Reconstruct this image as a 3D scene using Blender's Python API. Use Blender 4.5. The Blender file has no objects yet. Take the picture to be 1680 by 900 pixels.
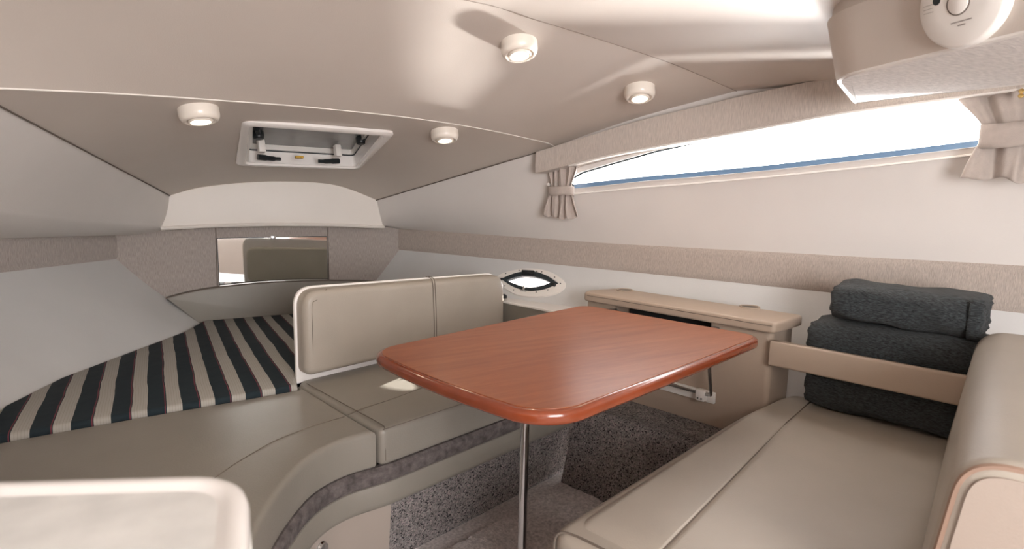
import bpy, bmesh, math, random
from mathutils import Vector, Matrix
from mathutils.bvhtree import BVHTree
from mathutils.geometry import delaunay_2d_cdt
random.seed(7)
S = bpy.context.scene
C = S.collection
rad = math.radians

# ------------------------------------------------------------------ camera
# x = starboard, y = forward (bow), z = up, cabin sole at z = 0
EYE = Vector((0, 0, 1.15))
FPX = 940.0
yaw, pitch, roll = rad(29), rad(8.0), rad(1.1)
FW = Vector((math.sin(yaw)*math.cos(pitch), math.cos(yaw)*math.cos(pitch), -math.sin(pitch)))
R0 = Vector((math.cos(yaw), -math.sin(yaw), 0))
U0 = R0.cross(FW)
RT = math.cos(roll)*R0 + math.sin(roll)*U0
UP = math.cos(roll)*U0 - math.sin(roll)*R0
cam = bpy.data.cameras.new('camera')
cam_o = bpy.data.objects.new('camera', cam)
C.objects.link(cam_o)
M = Matrix((RT, UP, -FW)).transposed().to_4x4()
M.translation = EYE
cam_o.matrix_world = M
cam.sensor_width = 36
cam.lens = FPX/1680*36
cam.clip_start = .02
cam.dof.use_dof = True
cam.dof.focus_distance = 2.1
cam.dof.aperture_fstop = 5.0
S.camera = cam_o

# ------------------------------------------------------------------ light
def lf0(l, f, z):
    a = rad(17); return (math.cos(a)*l - math.sin(a)*f, math.sin(a)*l + math.cos(a)*f, z)
wd = bpy.data.worlds.new('daylight')
S.world = wd
wd.use_nodes = True
bg = wd.node_tree.nodes['Background']
bg.inputs[0].default_value = (1.0, .96, .96, 1)
bg.inputs[1].default_value = 9.0
def lamp(name, kind, energy, col, loc=(0, 0, 0), to=None, **kw):
    d = bpy.data.lights.new(name, kind)
    d.energy = energy
    d.color = col
    for k, v in kw.items():
        setattr(d, k, v)
    o = bpy.data.objects.new(name, d)
    C.objects.link(o)
    o.location = loc
    if to is not None:
        o.rotation_euler = Vector(to).to_track_quat('-Z', 'Y').to_euler()
    return o
SUN_DIR = Vector((-.830, -.505, -.2355))
lamp('sun', 'SUN', 36.0, (1, .94, .86), (6, 6, 3), SUN_DIR, angle=rad(.5))
# low sun glancing back up off the water outside the starboard window
# (two glittering patches of sea, seven metres off, that shine into the side window)
def glitter(e, d, r):
    d = Vector(d).normalized()
    lamp('sea_glitter', 'SPOT', e, (1, .955, .93), Vector((1.92, 1.50, 1.32)) - d*7, d,
         spot_size=rad(13.5), spot_blend=.15, shadow_soft_size=r)
glitter(12000, (-.88, -.25, .31), .28)
glitter(15000, (-.80, -.20, .58), .35)
lamp('sunlit_water', 'AREA', 260.0, (1, .965, .95), (4.4, 2.3, .25), (-2.6, -.75, 1.05),
     shape='RECTANGLE', size=2.6, size_y=1.2)
# daylight falling in through the open companionway behind the camera
lamp('companionway_daylight', 'AREA', 36.0, (1, .975, .96), (.45, -1.18, 1.30), (.06, 1, .02),
     shape='RECTANGLE', size=1.0, size_y=1.0)
# added unseen warm light, low on the aisle side, to redden the bolster end
lamp('added_warm_glow', 'POINT', .26, (1, .33, .16), lf0(.88, -.02, .40), shadow_soft_size=.05)
S.view_settings.view_transform = 'Standard'
S.view_settings.look = 'None'
S.view_settings.gamma = 1
S.view_settings.exposure = 0.0
S.view_settings.use_curve_mapping = False
S.cycles.use_denoising = True
S.cycles.max_bounces = 10
S.cycles.diffuse_bounces = 6
S.cycles.sample_clamp_indirect = 8

# ------------------------------------------------------------------ helpers
def sight(px, py):
    "direction from the eye through a picture point, used to measure where things stand"
    return FW + (px-840)/FPX*RT + (450-py)/FPX*UP
def on_z(px, py, z):
    r = sight(px, py); return EYE + r*((z-EYE.z)/r.z)
def on_y(px, py, y):
    r = sight(px, py); return EYE + r*(y/r.y)
def on_plane(px, py, p, n):
    r = sight(px, py); n = Vector(n); return EYE + r*((Vector(p)-EYE).dot(n)/r.dot(n))
A17 = rad(17)
LV = Vector((math.cos(A17), math.sin(A17), 0))       # outboard direction of the dinette
FV = Vector((-math.sin(A17), math.cos(A17), 0))      # forward direction of the dinette
ZV = Vector((0, 0, 1))
def lf(l, f, z): return LV*l + FV*f + ZV*z
def lerp(a, b, t): return a + (b-a)*t
def interp(tab, x):
    "piecewise linear, tab sorted by key"
    if x <= tab[0][0]:
        (x0, y0), (x1, y1) = tab[0], tab[1]
    elif x >= tab[-1][0]:
        (x0, y0), (x1, y1) = tab[-2], tab[-1]
    else:
        for (x0, y0), (x1, y1) in zip(tab, tab[1:]):
            if x0 <= x <= x1: break
    return y0 + (y1-y0)*(x-x0)/(x1-x0)

ORIG = {}
def obj(name, bm, mat, parent=None, smooth=40, recalc=True):
    if recalc: bmesh.ops.recalc_face_normals(bm, faces=bm.faces)
    me = bpy.data.meshes.new(name)
    off = ORIG.get(parent.name, Vector()) if parent else Vector()
    if off.length:
        bmesh.ops.translate(bm, verts=bm.verts, vec=-off)
    bm.to_mesh(me); bm.free()
    for m in (mat if isinstance(mat, (list, tuple)) else [mat]): me.materials.append(m)
    if smooth:
        me.shade_smooth()
        me.set_sharp_from_angle(angle=rad(smooth))
    o = bpy.data.objects.new(name, me)
    C.objects.link(o)
    if parent: o.parent = parent
    ORIG[o.name] = off
    return o
def tag(o, label=None, cat=None, group=None, kind=None):
    if label: o['label'] = label
    if cat: o['category'] = cat
    if group: o['group'] = group
    if kind: o['kind'] = kind
    return o
def thing(name, loc, label, cat, group=None):
    o = bpy.data.objects.new(name, None)
    C.objects.link(o)
    o.location = loc
    o.empty_display_size = .05
    ORIG[o.name] = Vector(loc)
    return tag(o, label, cat, group)
def structure(name, bm, mat, parent=None, smooth=40, label=None):
    o = obj(name, bm, mat, parent, smooth)
    if not parent: o['kind'] = 'structure'
    if label: o['label'] = label
    return o
def NB(): return bmesh.new()

class Frame:
    "maps (u, v, w) to the world"
    def __init__(s, o, u, v):
        s.o = Vector(o); s.u = Vector(u).normalized(); v = Vector(v)
        s.w = s.u.cross(v).normalized(); s.v = s.w.cross(s.u)
    def __call__(s, u, v, w=0): return s.o + s.u*u + s.v*v + s.w*w
WORLD = Frame((0, 0, 0), (1, 0, 0), (0, 1, 0))
LFRAME = Frame((0, 0, 0), LV, FV)

def ring_faces(bm, a, b, closed=True):
    n = len(a)
    for i in range(n if closed else n-1):
        j = (i+1) % n
        try: bm.faces.new((a[i], a[j], b[j], b[i]))
        except ValueError: pass
def box(bm, fr, u0, u1, v0, v1, w0, w1, bev=0, seg=2):
    vs = [bm.verts.new(fr(u, v, w)) for u in (u0, u1) for v in (v0, v1) for w in (w0, w1)]
    fs = [bm.faces.new([vs[i] for i in q]) for q in ((0, 1, 3, 2), (4, 6, 7, 5), (0, 4, 5, 1), (2, 3, 7, 6), (0, 2, 6, 4), (1, 5, 7, 3))]
    if bev:
        es = list({e for f in fs for e in f.edges})
        bmesh.ops.bevel(bm, geom=es, offset=bev, segments=seg, affect='EDGES', profile=.5, clamp_overlap=True)
def offset_poly(p, d):
    "move every point of a closed polygon inward by d (counter-clockwise polygons)"
    n = len(p); out = []
    for i in range(n):
        a, b, c = Vector(p[i-1]), Vector(p[i]), Vector(p[(i+1) % n])
        e1 = (b-a); e2 = (c-b)
        if e1.length < 1e-7: e1 = e2
        if e2.length < 1e-7: e2 = e1
        n1 = Vector((-e1.y, e1.x)).normalized(); n2 = Vector((-e2.y, e2.x)).normalized()
        m = n1+n2
        m = m/max(m.length_squared, 1e-6)*2
        if m.length > 1.6: m = m.normalized()*1.6
        out.append(b + m*d)
    return out
def ccw(p):
    p = [Vector((q[0], q[1])) for q in p]
    a = sum(p[i-1].x*p[i].y - p[i].x*p[i-1].y for i in range(len(p)))
    return p if a > 0 else p[::-1]
def round_poly(p, r, seg=5):
    p = ccw(p); n = len(p); out = []
    rs = r if isinstance(r, (list, tuple)) else [r]*n
    for i in range(n):
        a, b, c = p[i-1], p[i], p[(i+1) % n]
        d1 = (a-b); d2 = (c-b)
        k = min(rs[i], d1.length*.48, d2.length*.48)
        if k < 1e-5: out.append(b); continue
        q0, q1 = b + d1.normalized()*k, b + d2.normalized()*k
        for s in range(seg+1):
            t = s/seg
            out.append(q0*(1-t)**2 + b*2*t*(1-t) + q1*t*t)
    return out
def slab(bm, fr, poly, w0, w1, r1=0, r0=0, seg=4, crown=0):
    "polygon extruded from w0 to w1 with rounded rims: r1 at the w1 side, r0 at the w0 side"
    p = ccw(poly); rings = []
    def add(ins, w):
        q = offset_poly(p, ins) if ins else p
        rings.append([bm.verts.new(fr(a.x, a.y, w)) for a in q])
    s = 1 if w1 > w0 else -1
    if r0:
        for k in range(seg+1):
            t = math.pi/2*k/seg
            add(r0*(1-math.sin(t)), w0 + s*r0*(1-math.cos(t)))
    else: add(0, w0)
    if r1:
        for k in range(seg+1):
            t = math.pi/2*k/seg
            add(r1*(1-math.cos(t)), w1 - s*r1*(1-math.sin(t)))
    else: add(0, w1)
    for a, b in zip(rings, rings[1:]): ring_faces(bm, a, b)
    bm.faces.new(rings[0])
    if crown:
        # pillow the top: inner points rise with their distance from the rim
        q = offset_poly(p, r1) if r1 else p
        xs_ = [a.x for a in q]; ys_ = [a.y for a in q]
        st = max(max(xs_)-min(xs_), max(ys_)-min(ys_))/34
        def rim(x, y):
            best = 9
            for i in range(len(q)):
                a, b = q[i-1], q[i]; e = b-a
                t = 0 if e.length < 1e-9 else max(0, min(1, (Vector((x, y))-a).dot(e)/e.length_squared))
                best = min(best, (Vector((x, y))-a-e*t).length)
            return best
        pts = list(q); x = min(xs_)+st/2
        while x < max(xs_):
            y = min(ys_)+st/2
            while y < max(ys_):
                if in_poly(x, y, q) and rim(x, y) > st*.3: pts.append(Vector((x, y)))
                y += st
            x += st
        n0 = len(q)
        vo, eo, fo, *_ = delaunay_2d_cdt(pts, [(i, (i+1) % n0) for i in range(n0)], [], 1, 1e-7)
        bv = [bm.verts.new(fr(v.x, v.y, w1 + s*crown*(1-math.exp(-rim(v.x, v.y)/.03)))) for v in vo]
        for f in fo:
            try: bm.faces.new([bv[i] for i in f])
            except ValueError: pass
        bmesh.ops.remove_doubles(bm, verts=rings[-1]+bv, dist=1e-5)
    else:
        bm.faces.new(rings[-1])
def tube(bm, path, r, n=8, closed=False, cap=True):
    path = [Vector(p) for p in path]; rings = []; m = len(path)
    up = None
    for i, p in enumerate(path):
        if closed: t = path[(i+1) % m] - path[i-1]
        else: t = path[min(i+1, m-1)] - path[max(i-1, 0)]
        t.normalize()
        if up is None:
            up = Vector((0, 0, 1)) if abs(t.z) < .9 else Vector((1, 0, 0))
        a = (up - t*up.dot(t)).normalized(); b = t.cross(a); up = a
        rr = r[i] if isinstance(r, (list, tuple)) else r
        rings.append([bm.verts.new(p + a*math.cos(2*math.pi*k/n)*rr + b*math.sin(2*math.pi*k/n)*rr) for k in range(n)])
    for a, b in zip(rings, rings[1:]): ring_faces(bm, a, b)
    if closed: ring_faces(bm, rings[-1], rings[0])
    elif cap:
        bm.faces.new(rings[0]); bm.faces.new(rings[-1])
def lathe(bm, fr, prof, n=32, caps=True, sx=1, sy=1):
    rings = []
    for r, w in prof:
        rings.append([bm.verts.new(fr(r*sx*math.cos(2*math.pi*k/n), r*sy*math.sin(2*math.pi*k/n), w)) for k in range(n)])
    for a, b in zip(rings, rings[1:]): ring_faces(bm, a, b)
    if caps:
        bm.faces.new(rings[0]); bm.faces.new(rings[-1])
def grid(bm, fn, nu, nv):
    vs = [[bm.verts.new(fn(i/nu, j/nv)) for j in range(nv+1)] for i in range(nu+1)]
    for i in range(nu):
        for j in range(nv):
            bm.faces.new((vs[i][j], vs[i+1][j], vs[i+1][j+1], vs[i][j+1]))
    return vs
def in_poly(x, y, p):
    c = False
    for i in range(len(p)):
        x1, y1 = p[i-1]; x2, y2 = p[i]
        if (y1 > y) != (y2 > y) and x < (x2-x1)*(y-y1)/(y2-y1)+x1: c = not c
    return c
def panel(bm, outer, holes, fn, step):
    "flat polygon with holes, triangulated with inner points and bent by fn(u, v)"
    def dense(p):
        out = []
        for i in range(len(p)):
            a, b = Vector(p[i-1][:2]), Vector(p[i][:2]); k = max(1, int((b-a).length/step))
            out += [a.lerp(b, t/k) for t in range(k)]
        return out
    loops = [dense(outer)] + [[Vector(q[:2]) for q in h] for h in holes]
    pts, edges = [], []
    for lp in loops:
        s = len(pts); pts += lp
        edges += [(s+i, s+(i+1) % len(lp)) for i in range(len(lp))]
    xs = [p.x for p in loops[0]]; ys = [p.y for p in loops[0]]
    x = min(xs)+step*.5
    while x < max(xs):
        y = min(ys)+step*.5
        while y < max(ys):
            if in_poly(x, y, loops[0]) and not any(in_poly(x, y, h) for h in loops[1:]):
                if all((Vector((x, y))-q).length > step*.35 for q in pts[:len(edges)]): pts.append(Vector((x, y)))
            y += step
        x += step
    vo, eo, fo, *_ = delaunay_2d_cdt(pts, edges, [], 0, 1e-6)
    bv = [bm.verts.new(fn(v.x, v.y)) for v in vo]
    for f in fo:
        cx = sum(vo[i].x for i in f)/len(f); cy = sum(vo[i].y for i in f)/len(f)
        if in_poly(cx, cy, loops[0]) and not any(in_poly(cx, cy, h) for h in loops[1:]):
            bm.faces.new([bv[i] for i in f])
def smooth_path(pts, k=6, closed=False):
    "Catmull-Rom through points"
    pts = [Vector(p) for p in pts]; out = []; n = len(pts)
    for i in range(n if closed else n-1):
        if closed: p0, p1, p2, p3 = pts[i-1], pts[i], pts[(i+1) % n], pts[(i+2) % n]
        else: p0, p1, p2, p3 = pts[max(i-1, 0)], pts[i], pts[i+1], pts[min(i+2, n-1)]
        for s in range(k):
            t = s/k
            out.append(.5*((2*p1) + (p2-p0)*t + (2*p0-5*p1+4*p2-p3)*t*t + (3*p1-p0-3*p2+p3)*t**3))
    if not closed: out.append(pts[-1])
    return out
def sweep(bm, path, prof, closed_prof=False):
    "path: plan points; prof: (offset to the right of the path, z)"
    n = len(path); rings = []
    for i in range(n):
        a, b = Vector(path[max(i-1, 0)][:2]), Vector(path[min(i+1, n-1)][:2])
        t = (b-a).normalized(); nr = Vector((t.y, -t.x))
        p = Vector(path[i][:2])
        rings.append([bm.verts.new((p.x+nr.x*o, p.y+nr.y*o, z)) for o, z in prof])
    for a, b in zip(rings, rings[1:]): ring_faces(bm, a, b, closed_prof)
    if closed_prof:
        bm.faces.new(rings[0]); bm.faces.new(rings[-1])
def bvh_of(bm):
    bm.normal_update(); return BVHTree.FromBMesh(bm)
def hit(tree, px, py):
    loc, nor, *_ = tree.ray_cast(EYE, sight(px, py).normalized())
    if nor.dot(sight(px, py)) > 0: nor = -nor
    return loc, nor

# ------------------------------------------------------------------ materials
def mat(name, col, rough=.5, bump=0, bscale=80, var=0, vscale=6, metal=0, coat=0, stretch=None, spec=.5, sheen=0, rot=0):
    m = bpy.data.materials.new(name); m.use_nodes = True
    nt = m.node_tree; N = nt.nodes; L = nt.links; b = N['Principled BSDF']
    b.inputs['Base Color'].default_value = (*col, 1)
    b.inputs['Roughness'].default_value = rough
    b.inputs['Metallic'].default_value = metal
    b.inputs['Specular IOR Level'].default_value = spec
    if coat:
        b.inputs['Coat Weight'].default_value = coat; b.inputs['Coat Roughness'].default_value = .08
    if sheen:
        b.inputs['Sheen Weight'].default_value = sheen; b.inputs['Sheen Roughness'].default_value = .5
    tc = N.new('ShaderNodeTexCoord'); mp = N.new('ShaderNodeMapping')
    L.new(tc.outputs['Object'], mp.inputs[0])
    if stretch: mp.inputs['Scale'].default_value = stretch
    mp.inputs['Rotation'].default_value = (0, 0, rot)
    if var:
        n = N.new('ShaderNodeTexNoise'); n.inputs['Scale'].default_value = vscale; n.inputs['Detail'].default_value = 4
        L.new(mp.outputs[0], n.inputs[0])
        r = N.new('ShaderNodeValToRGB')
        r.color_ramp.elements[0].position = .3; r.color_ramp.elements[1].position = .7
        r.color_ramp.elements[0].color = (*[c*(1-var) for c in col], 1)
        r.color_ramp.elements[1].color = (*[min(1, c*(1+var)) for c in col], 1)
        L.new(n.outputs[0], r.inputs[0]); L.new(r.outputs[0], b.inputs['Base Color'])
    if bump:
        n2 = N.new('ShaderNodeTexNoise'); n2.inputs['Scale'].default_value = bscale; n2.inputs['Detail'].default_value = 3
        L.new(mp.outputs[0], n2.inputs[0])
        bp = N.new('ShaderNodeBump'); bp.inputs['Strength'].default_value = bump; bp.inputs['Distance'].default_value = .004
        L.new(n2.outputs[0], bp.inputs['Height']); L.new(bp.outputs[0], b.inputs['Normal'])
    return m
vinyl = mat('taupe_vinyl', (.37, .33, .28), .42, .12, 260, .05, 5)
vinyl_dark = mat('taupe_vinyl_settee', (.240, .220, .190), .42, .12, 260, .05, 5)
vinyl_warm = mat('beige_vinyl', (.42, .335, .265), .45, .10, 260, .04, 5)
vinyl_back = mat('olive_grey_vinyl', (.66, .64, .55), .45, .1, 240, .04, 5)
seam_m = mat('seam_thread', (.13, .105, .085), .7)
headliner = mat('headliner_vinyl', (.58, .52, .465), .50, .10, 300, .03, 3)
liner = mat('cream_side_liner', (.69, .655, .625), .48, .08, 220, .03, 3)
white_liner = mat('white_hull_liner', (.62, .62, .615), .55, .10, 160, .03, 4)
cove_m = mat('ivory_cove_panel', (.80, .755, .70), .45, .05, 200, .02, 3)
fabric = mat('woven_grey_fabric', (.40, .355, .325), .9, .55, 60, .26, 60, stretch=(9, 9, .7), sheen=.2)
fabric_light = mat('woven_pelmet_fabric', (.55, .49, .44), .9, .5, 60, .18, 60, stretch=(9, 9, .6), sheen=.2)
fabric_band = mat('woven_band_fabric', (.45, .39, .345), .9, .5, 70, .2, 70, stretch=(7, 7, .9), sheen=.2)
curtain_m = mat('curtain_cloth', (.46, .40, .36), .85, .25, 300, .06, 40, sheen=.2)
plastic = mat('white_plastic', (.80, .77, .73), .3)
plastic_ivory = mat('ivory_plastic', (.82, .76, .68), .28, coat=.3)
gelcoat = mat('white_gelcoat', (.85, .82, .79), .25, coat=.3)
black = mat('black_plastic', (.012, .016, .018), .35)
rubber = mat('dark_rubber', (.02, .03, .035), .5)
frame_blue = mat('blue_grey_window_frame', (.10, .17, .27), .3)
chrome = mat('chrome', (.62, .63, .64), .12, metal=1)
steel = mat('brushed_steel', (.5, .5, .5), .28, metal=1)
brass = mat('brass', (.85, .62, .25), .2, metal=1)
dark = mat('dark_recess', (.02, .022, .024), .9)
blanket_m = mat('charcoal_knit', (.030, .036, .039), .95, .9, 60, .8, 42, stretch=(7, 1.3, 8), sheen=.06)
carpet_m = mat('cabin_carpet', (.46, .42, .405), 1, .9, 140, .3, 90, sheen=.2)
fuzz_m = mat('grey_loop_strip', (.115, .098, .095), 1, .9, 180, .45, 45)
door_m = mat('locker_door_laminate', (.36, .31, .27), .45, .05, 200, .03, 6)
mirror_m = mat('mirror_silver', (.86, .86, .84), .03, metal=1)
yellow_m = mat('amber_label', (.55, .33, .05), .5, 0, 1, .5, 160)
red_trim = mat('cherry_edge', (.22, .048, .018), .22, .02, 30, .12, 14, coat=.6)
wood_dark = mat('galley_cherry', (.28, .10, .045), .35, .03, 30, .2, 9, stretch=(1, 1, .2), coat=.3)

def glass_mat(name, tint, mixf=.06, rough=.02):
    m = bpy.data.materials.new(name); m.use_nodes = True
    nt = m.node_tree; N = nt.nodes; L = nt.links; N.clear()
    out = N.new('ShaderNodeOutputMaterial'); mx = N.new('ShaderNodeMixShader')
    tr = N.new('ShaderNodeBsdfTransparent'); gl = N.new('ShaderNodeBsdfGlossy'); lw = N.new('ShaderNodeLayerWeight')
    lw.inputs[0].default_value = .25
    mr = N.new('ShaderNodeMath'); mr.operation = 'MULTIPLY_ADD'; mr.inputs[1].default_value = .5; mr.inputs[2].default_value = mixf
    tr.inputs[0].default_value = (*tint, 1); gl.inputs['Roughness'].default_value = rough
    L.new(lw.outputs['Fresnel'], mr.inputs[0]); L.new(mr.outputs[0], mx.inputs[0])
    L.new(tr.outputs[0], mx.inputs[1]); L.new(gl.outputs[0], mx.inputs[2]); L.new(mx.outputs[0], out.inputs[0])
    return m
pane_m = glass_mat('window_glass', (.95, .97, .98), .02)
smoked = mat('smoked_acrylic', (.20, .20, .195), .22, .05, 30, .12, 9)

def emit_mat(name, col, e):
    m = bpy.data.materials.new(name); m.use_nodes = True
    b = m.node_tree.nodes['Principled BSDF']
    b.inputs['Base Color'].default_value = (.9, .85, .75, 1)
    b.inputs['Emission Color'].default_value = (*col, 1); b.inputs['Emission Strength'].default_value = e
    return m
lamp_m = emit_mat('lit_lamp_lens', (1, .90, .68), 7)

def wood_mat():
    m = bpy.data.materials.new('cherry_veneer'); m.use_nodes = True
    nt = m.node_tree; N = nt.nodes; L = nt.links; b = N['Principled BSDF']
    tc = N.new('ShaderNodeTexCoord'); mp = N.new('ShaderNodeMapping')
    mp.inputs['Rotation'].default_value = (0, 0, -A17)
    mp.inputs['Scale'].default_value = (1.1, 11, 11)
    L.new(tc.outputs['Object'], mp.inputs[0])
    n = N.new('ShaderNodeTexNoise'); n.inputs['Scale'].default_value = 3; n.inputs['Detail'].default_value = 8; n.inputs['Distortion'].default_value = .9
    n2 = N.new('ShaderNodeTexNoise'); n2.inputs['Scale'].default_value = 22; n2.inputs['Detail'].default_value = 4
    L.new(mp.outputs[0], n.inputs[0]); L.new(mp.outputs[0], n2.inputs[0])
    ad = N.new('ShaderNodeMath'); ad.operation = 'MULTIPLY_ADD'; ad.inputs[1].default_value = .35
    L.new(n2.outputs[0], ad.inputs[0]); L.new(n.outputs[0], ad.inputs[2])
    r = N.new('ShaderNodeValToRGB'); cr = r.color_ramp
    cr.elements[0].position = .46; cr.elements[0].color = (.25, .060, .020, 1)
    cr.elements[1].position = .90; cr.elements[1].color = (.36, .115, .044, 1)
    e = cr.elements.new(.68); e.color = (.305, .087, .031, 1)
    L.new(ad.outputs[0], r.inputs[0]); L.new(r.outputs[0], b.inputs['Base Color'])
    b.inputs['Roughness'].default_value = .34
    b.inputs['Coat Weight'].default_value = .25; b.inputs['Coat Roughness'].default_value = .22
    return m
wood = wood_mat()

def speckle_mat():
    m = bpy.data.materials.new('speckled_carpet_lining'); m.use_nodes = True
    nt = m.node_tree; N = nt.nodes; L = nt.links; b = N['Principled BSDF']
    tc = N.new('ShaderNodeTexCoord')
    v = N.new('ShaderNodeTexVoronoi'); v.inputs['Scale'].default_value = 240
    n = N.new('ShaderNodeTexNoise'); n.inputs['Scale'].default_value = 28; n.inputs['Detail'].default_value = 3
    L.new(tc.outputs['Object'], v.inputs[0]); L.new(tc.outputs['Object'], n.inputs[0])
    sp = N.new('ShaderNodeSeparateColor'); L.new(v.outputs['Color'], sp.inputs[0])
    r = N.new('ShaderNodeValToRGB'); cr = r.color_ramp; cr.interpolation = 'CONSTANT'
    cr.elements[0].position = 0; cr.elements[0].color = (.03, .028, .032, 1)
    cr.elements[1].position = .12; cr.elements[1].color = (.19, .175, .175, 1)
    for p, c in ((.36, (.33, .31, .295, 1)), (.62, (.24, .215, .21, 1)), (.86, (.42, .35, .345, 1))):
        cr.elements.new(p).color = c
    L.new(sp.outputs[0], r.inputs[0])
    mx = N.new('ShaderNodeMix'); mx.data_type = 'RGBA'; mx.blend_type = 'MULTIPLY'; mx.inputs[0].default_value = .5
    L.new(r.outputs[0], mx.inputs[6]); L.new(n.outputs[0], mx.inputs[7]); L.new(mx.outputs[2], b.inputs['Base Color'])
    b.inputs['Roughness'].default_value = 1
    bp = N.new('ShaderNodeBump'); bp.inputs['Strength'].default_value = .6; bp.inputs['Distance'].default_value = .003
    L.new(v.outputs['Distance'], bp.inputs['Height']); L.new(bp.outputs[0], b.inputs['Normal'])
    return m
speckle = speckle_mat()

def stripe_mat():
    "navy and stone deck stripes along the boat, turned 3 degrees; red pin lines at the borders"
    m = bpy.data.materials.new('striped_canvas'); m.use_nodes = True
    nt = m.node_tree; N = nt.nodes; L = nt.links; b = N['Principled BSDF']
    tc = N.new('ShaderNodeTexCoord'); sp = N.new('ShaderNodeSeparateXYZ'); L.new(tc.outputs['Object'], sp.inputs[0])
    def mth(op, a, bb, c=None):
        k = N.new('ShaderNodeMath'); k.operation = op
        for i, x in enumerate((a, bb, c)):
            if x is None: continue
            if isinstance(x, (int, float)): k.inputs[i].default_value = x
            else: L.new(x, k.inputs[i])
        return k.outputs[0]
    a = rad(3.0)
    s = mth('ADD', mth('MULTIPLY', sp.outputs[0], math.cos(a)), mth('MULTIPLY', sp.outputs[1], math.sin(a)))
    wv = N.new('ShaderNodeTexNoise'); wv.inputs['Scale'].default_value = 5; L.new(tc.outputs['Object'], wv.inputs[0])
    s = mth('ADD', s, mth('MULTIPLY_ADD', wv.outputs[0], .012, -.006))
    ph = mth('FRACT', mth('DIVIDE', mth('ADD', s, .372+.0928*20), .0928), 0)
    r = N.new('ShaderNodeValToRGB'); cr = r.color_ramp; cr.interpolation = 'CONSTANT'
    light, lt2, navy, red = (.37, .352, .315, 1), (.31, .295, .262, 1), (.005, .015, .021, 1), (.16, .03, .045, 1)
    cr.elements[0].position = 0; cr.elements[0].color = light
    cr.elements[1].position = .44; cr.elements[1].color = navy
    for p, c in ((.07, lt2), (.085, light), (.15, lt2), (.165, light), (.23, lt2), (.245, light), (.31, lt2), (.325, light), (.38, lt2), (.395, light),
                 (.94, red), (.965, navy)):
        cr.elements.new(p).color = c
    L.new(ph, r.inputs[0]); L.new(r.outputs[0], b.inputs['Base Color'])
    b.inputs['Roughness'].default_value = .85
    n = N.new('ShaderNodeTexNoise'); n.inputs['Scale'].default_value = 14; L.new(tc.outputs['Object'], n.inputs[0])
    bp = N.new('ShaderNodeBump'); bp.inputs['Strength'].default_value = .25; bp.inputs['Distance'].default_value = .01
    L.new(n.outputs[0], bp.inputs['Height']); L.new(bp.outputs[0], b.inputs['Normal'])
    return m
stripes = stripe_mat()
counter_m = mat('stone_pattern_laminate', (.72, .715, .69), .5, .03, 60, .10, 22)

# ------------------------------------------------------------------ hull surfaces
XC = .366                                           # centreline
YB = 3.35                                           # bow bulkhead
def xw(y):
    "starboard cabin side at the fabric band"
    t = YB - y
    if t > 2.8:
        return 1.076 + .56*2.8 - .03*2.8**2 + .25*(t-2.8)
    return 1.076 + .56*t - .03*t*t
def xp(y): return 2*XC - xw(y)
ZB0, = (.80,)
def zb1(y): return interp([(.8, .955), (2.1, .929), (3.35, .932)], y)
EDGE_S = [(-1.4, 2.42, 1.60), (.8, 2.13, 1.575), (1.25, 1.93, 1.566), (1.55, 1.81, 1.548), (2.3, 1.49, 1.373), (2.38, 1.44, 1.347), (3.25, .912, 1.10), (3.36, .85, 1.07)]
def edge_x(y): return interp([(a, b) for a, b, c in EDGE_S], y)
def edge_z(y): return interp([(a, c) for a, b, c in EDGE_S], y)
def px_of(p):
    d = Vector(p)-EYE; k = d.dot(FW); return 840+FPX*d.dot(RT)/k, 450-FPX*d.dot(UP)/k
ROLL = [(632, 371), (680, 353), (760, 349), (900, 345), (1200, 345), (1680, 338)]
_rh = {}
def roll_h(y, o1, w, b):
    "height above the band at which the padded liner rolls under"
    k = round(y*50)
    if k not in _rh:
        y = k/50; o1 = interp([(1.0, .022), (2.0, .045), (2.5, .08), (2.9, .13), (3.3, .19)], y); b = zb1(y)
        z0, z1 = b+.02, b+.30
        for _ in range(30):
            m = (z0+z1)/2; q_ = px_of((xw(y)-o1, y, m))
            if q_[1] > interp(ROLL, q_[0]): z0 = m
            else: z1 = m
        _rh[k] = z0-b
    f = y*50-k; k2 = k+(1 if f > 0 else -1)
    if k2 in _rh: return _rh[k] + (_rh[k2]-_rh[k])*abs(f)
    return _rh[k]
def xs(y, z, off=0):
    "starboard inner surface, all heights"
    w = xw(y)
    if z <= ZB0:
        k = .50 + .27*max(0, min(1, (y-1.5)/1.85))
        return w - k*(ZB0-z)*1.08 - off
    b = zb1(y)
    if z <= b: return w - off
    yy = max(1.0, min(3.3, y))
    o1 = interp([(1.0, .022), (2.0, .045), (2.5, .08), (2.9, .13), (3.3, .19)], yy)
    h = roll_h(yy, o1, w, b) if .9 < y < 3.36 else roll_h(1.0, .022, xw(1.0), zb1(1.0)) if y <= .9 else .03
    if z < b+h:
        k = (z-b)/h
        return w - o1*(1.25*k-.25*k*k*k) - off
    v = min(1.3, (z-b-h)/(edge_z(y)-b-h))
    p = interp([(1.3, 1.1), (2.2, 1.05), (3.3, .75)], max(1.3, yy))
    return w - o1 - (w-o1-edge_x(y))*v**p - off
def hit_s(px, py, off=0):
    r = sight(px, py); lo, hi = .1, 6.0
    for _ in range(60):
        m = (lo+hi)/2; p = EYE + r*m
        if p.x < xs(p.y, p.z, off) and p.y < YB+.3: lo = m
        else: hi = m
    return EYE + r*lo
YA = -1.30                                          # aft bulkhead

# floor
bm = NB(); grid(bm, lambda u, v: Vector((lerp(-2.4, 3.0, u), lerp(YA-.05, 3.6, v), 0)), 4, 4)
structure('floor', bm, carpet_m)

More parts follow.
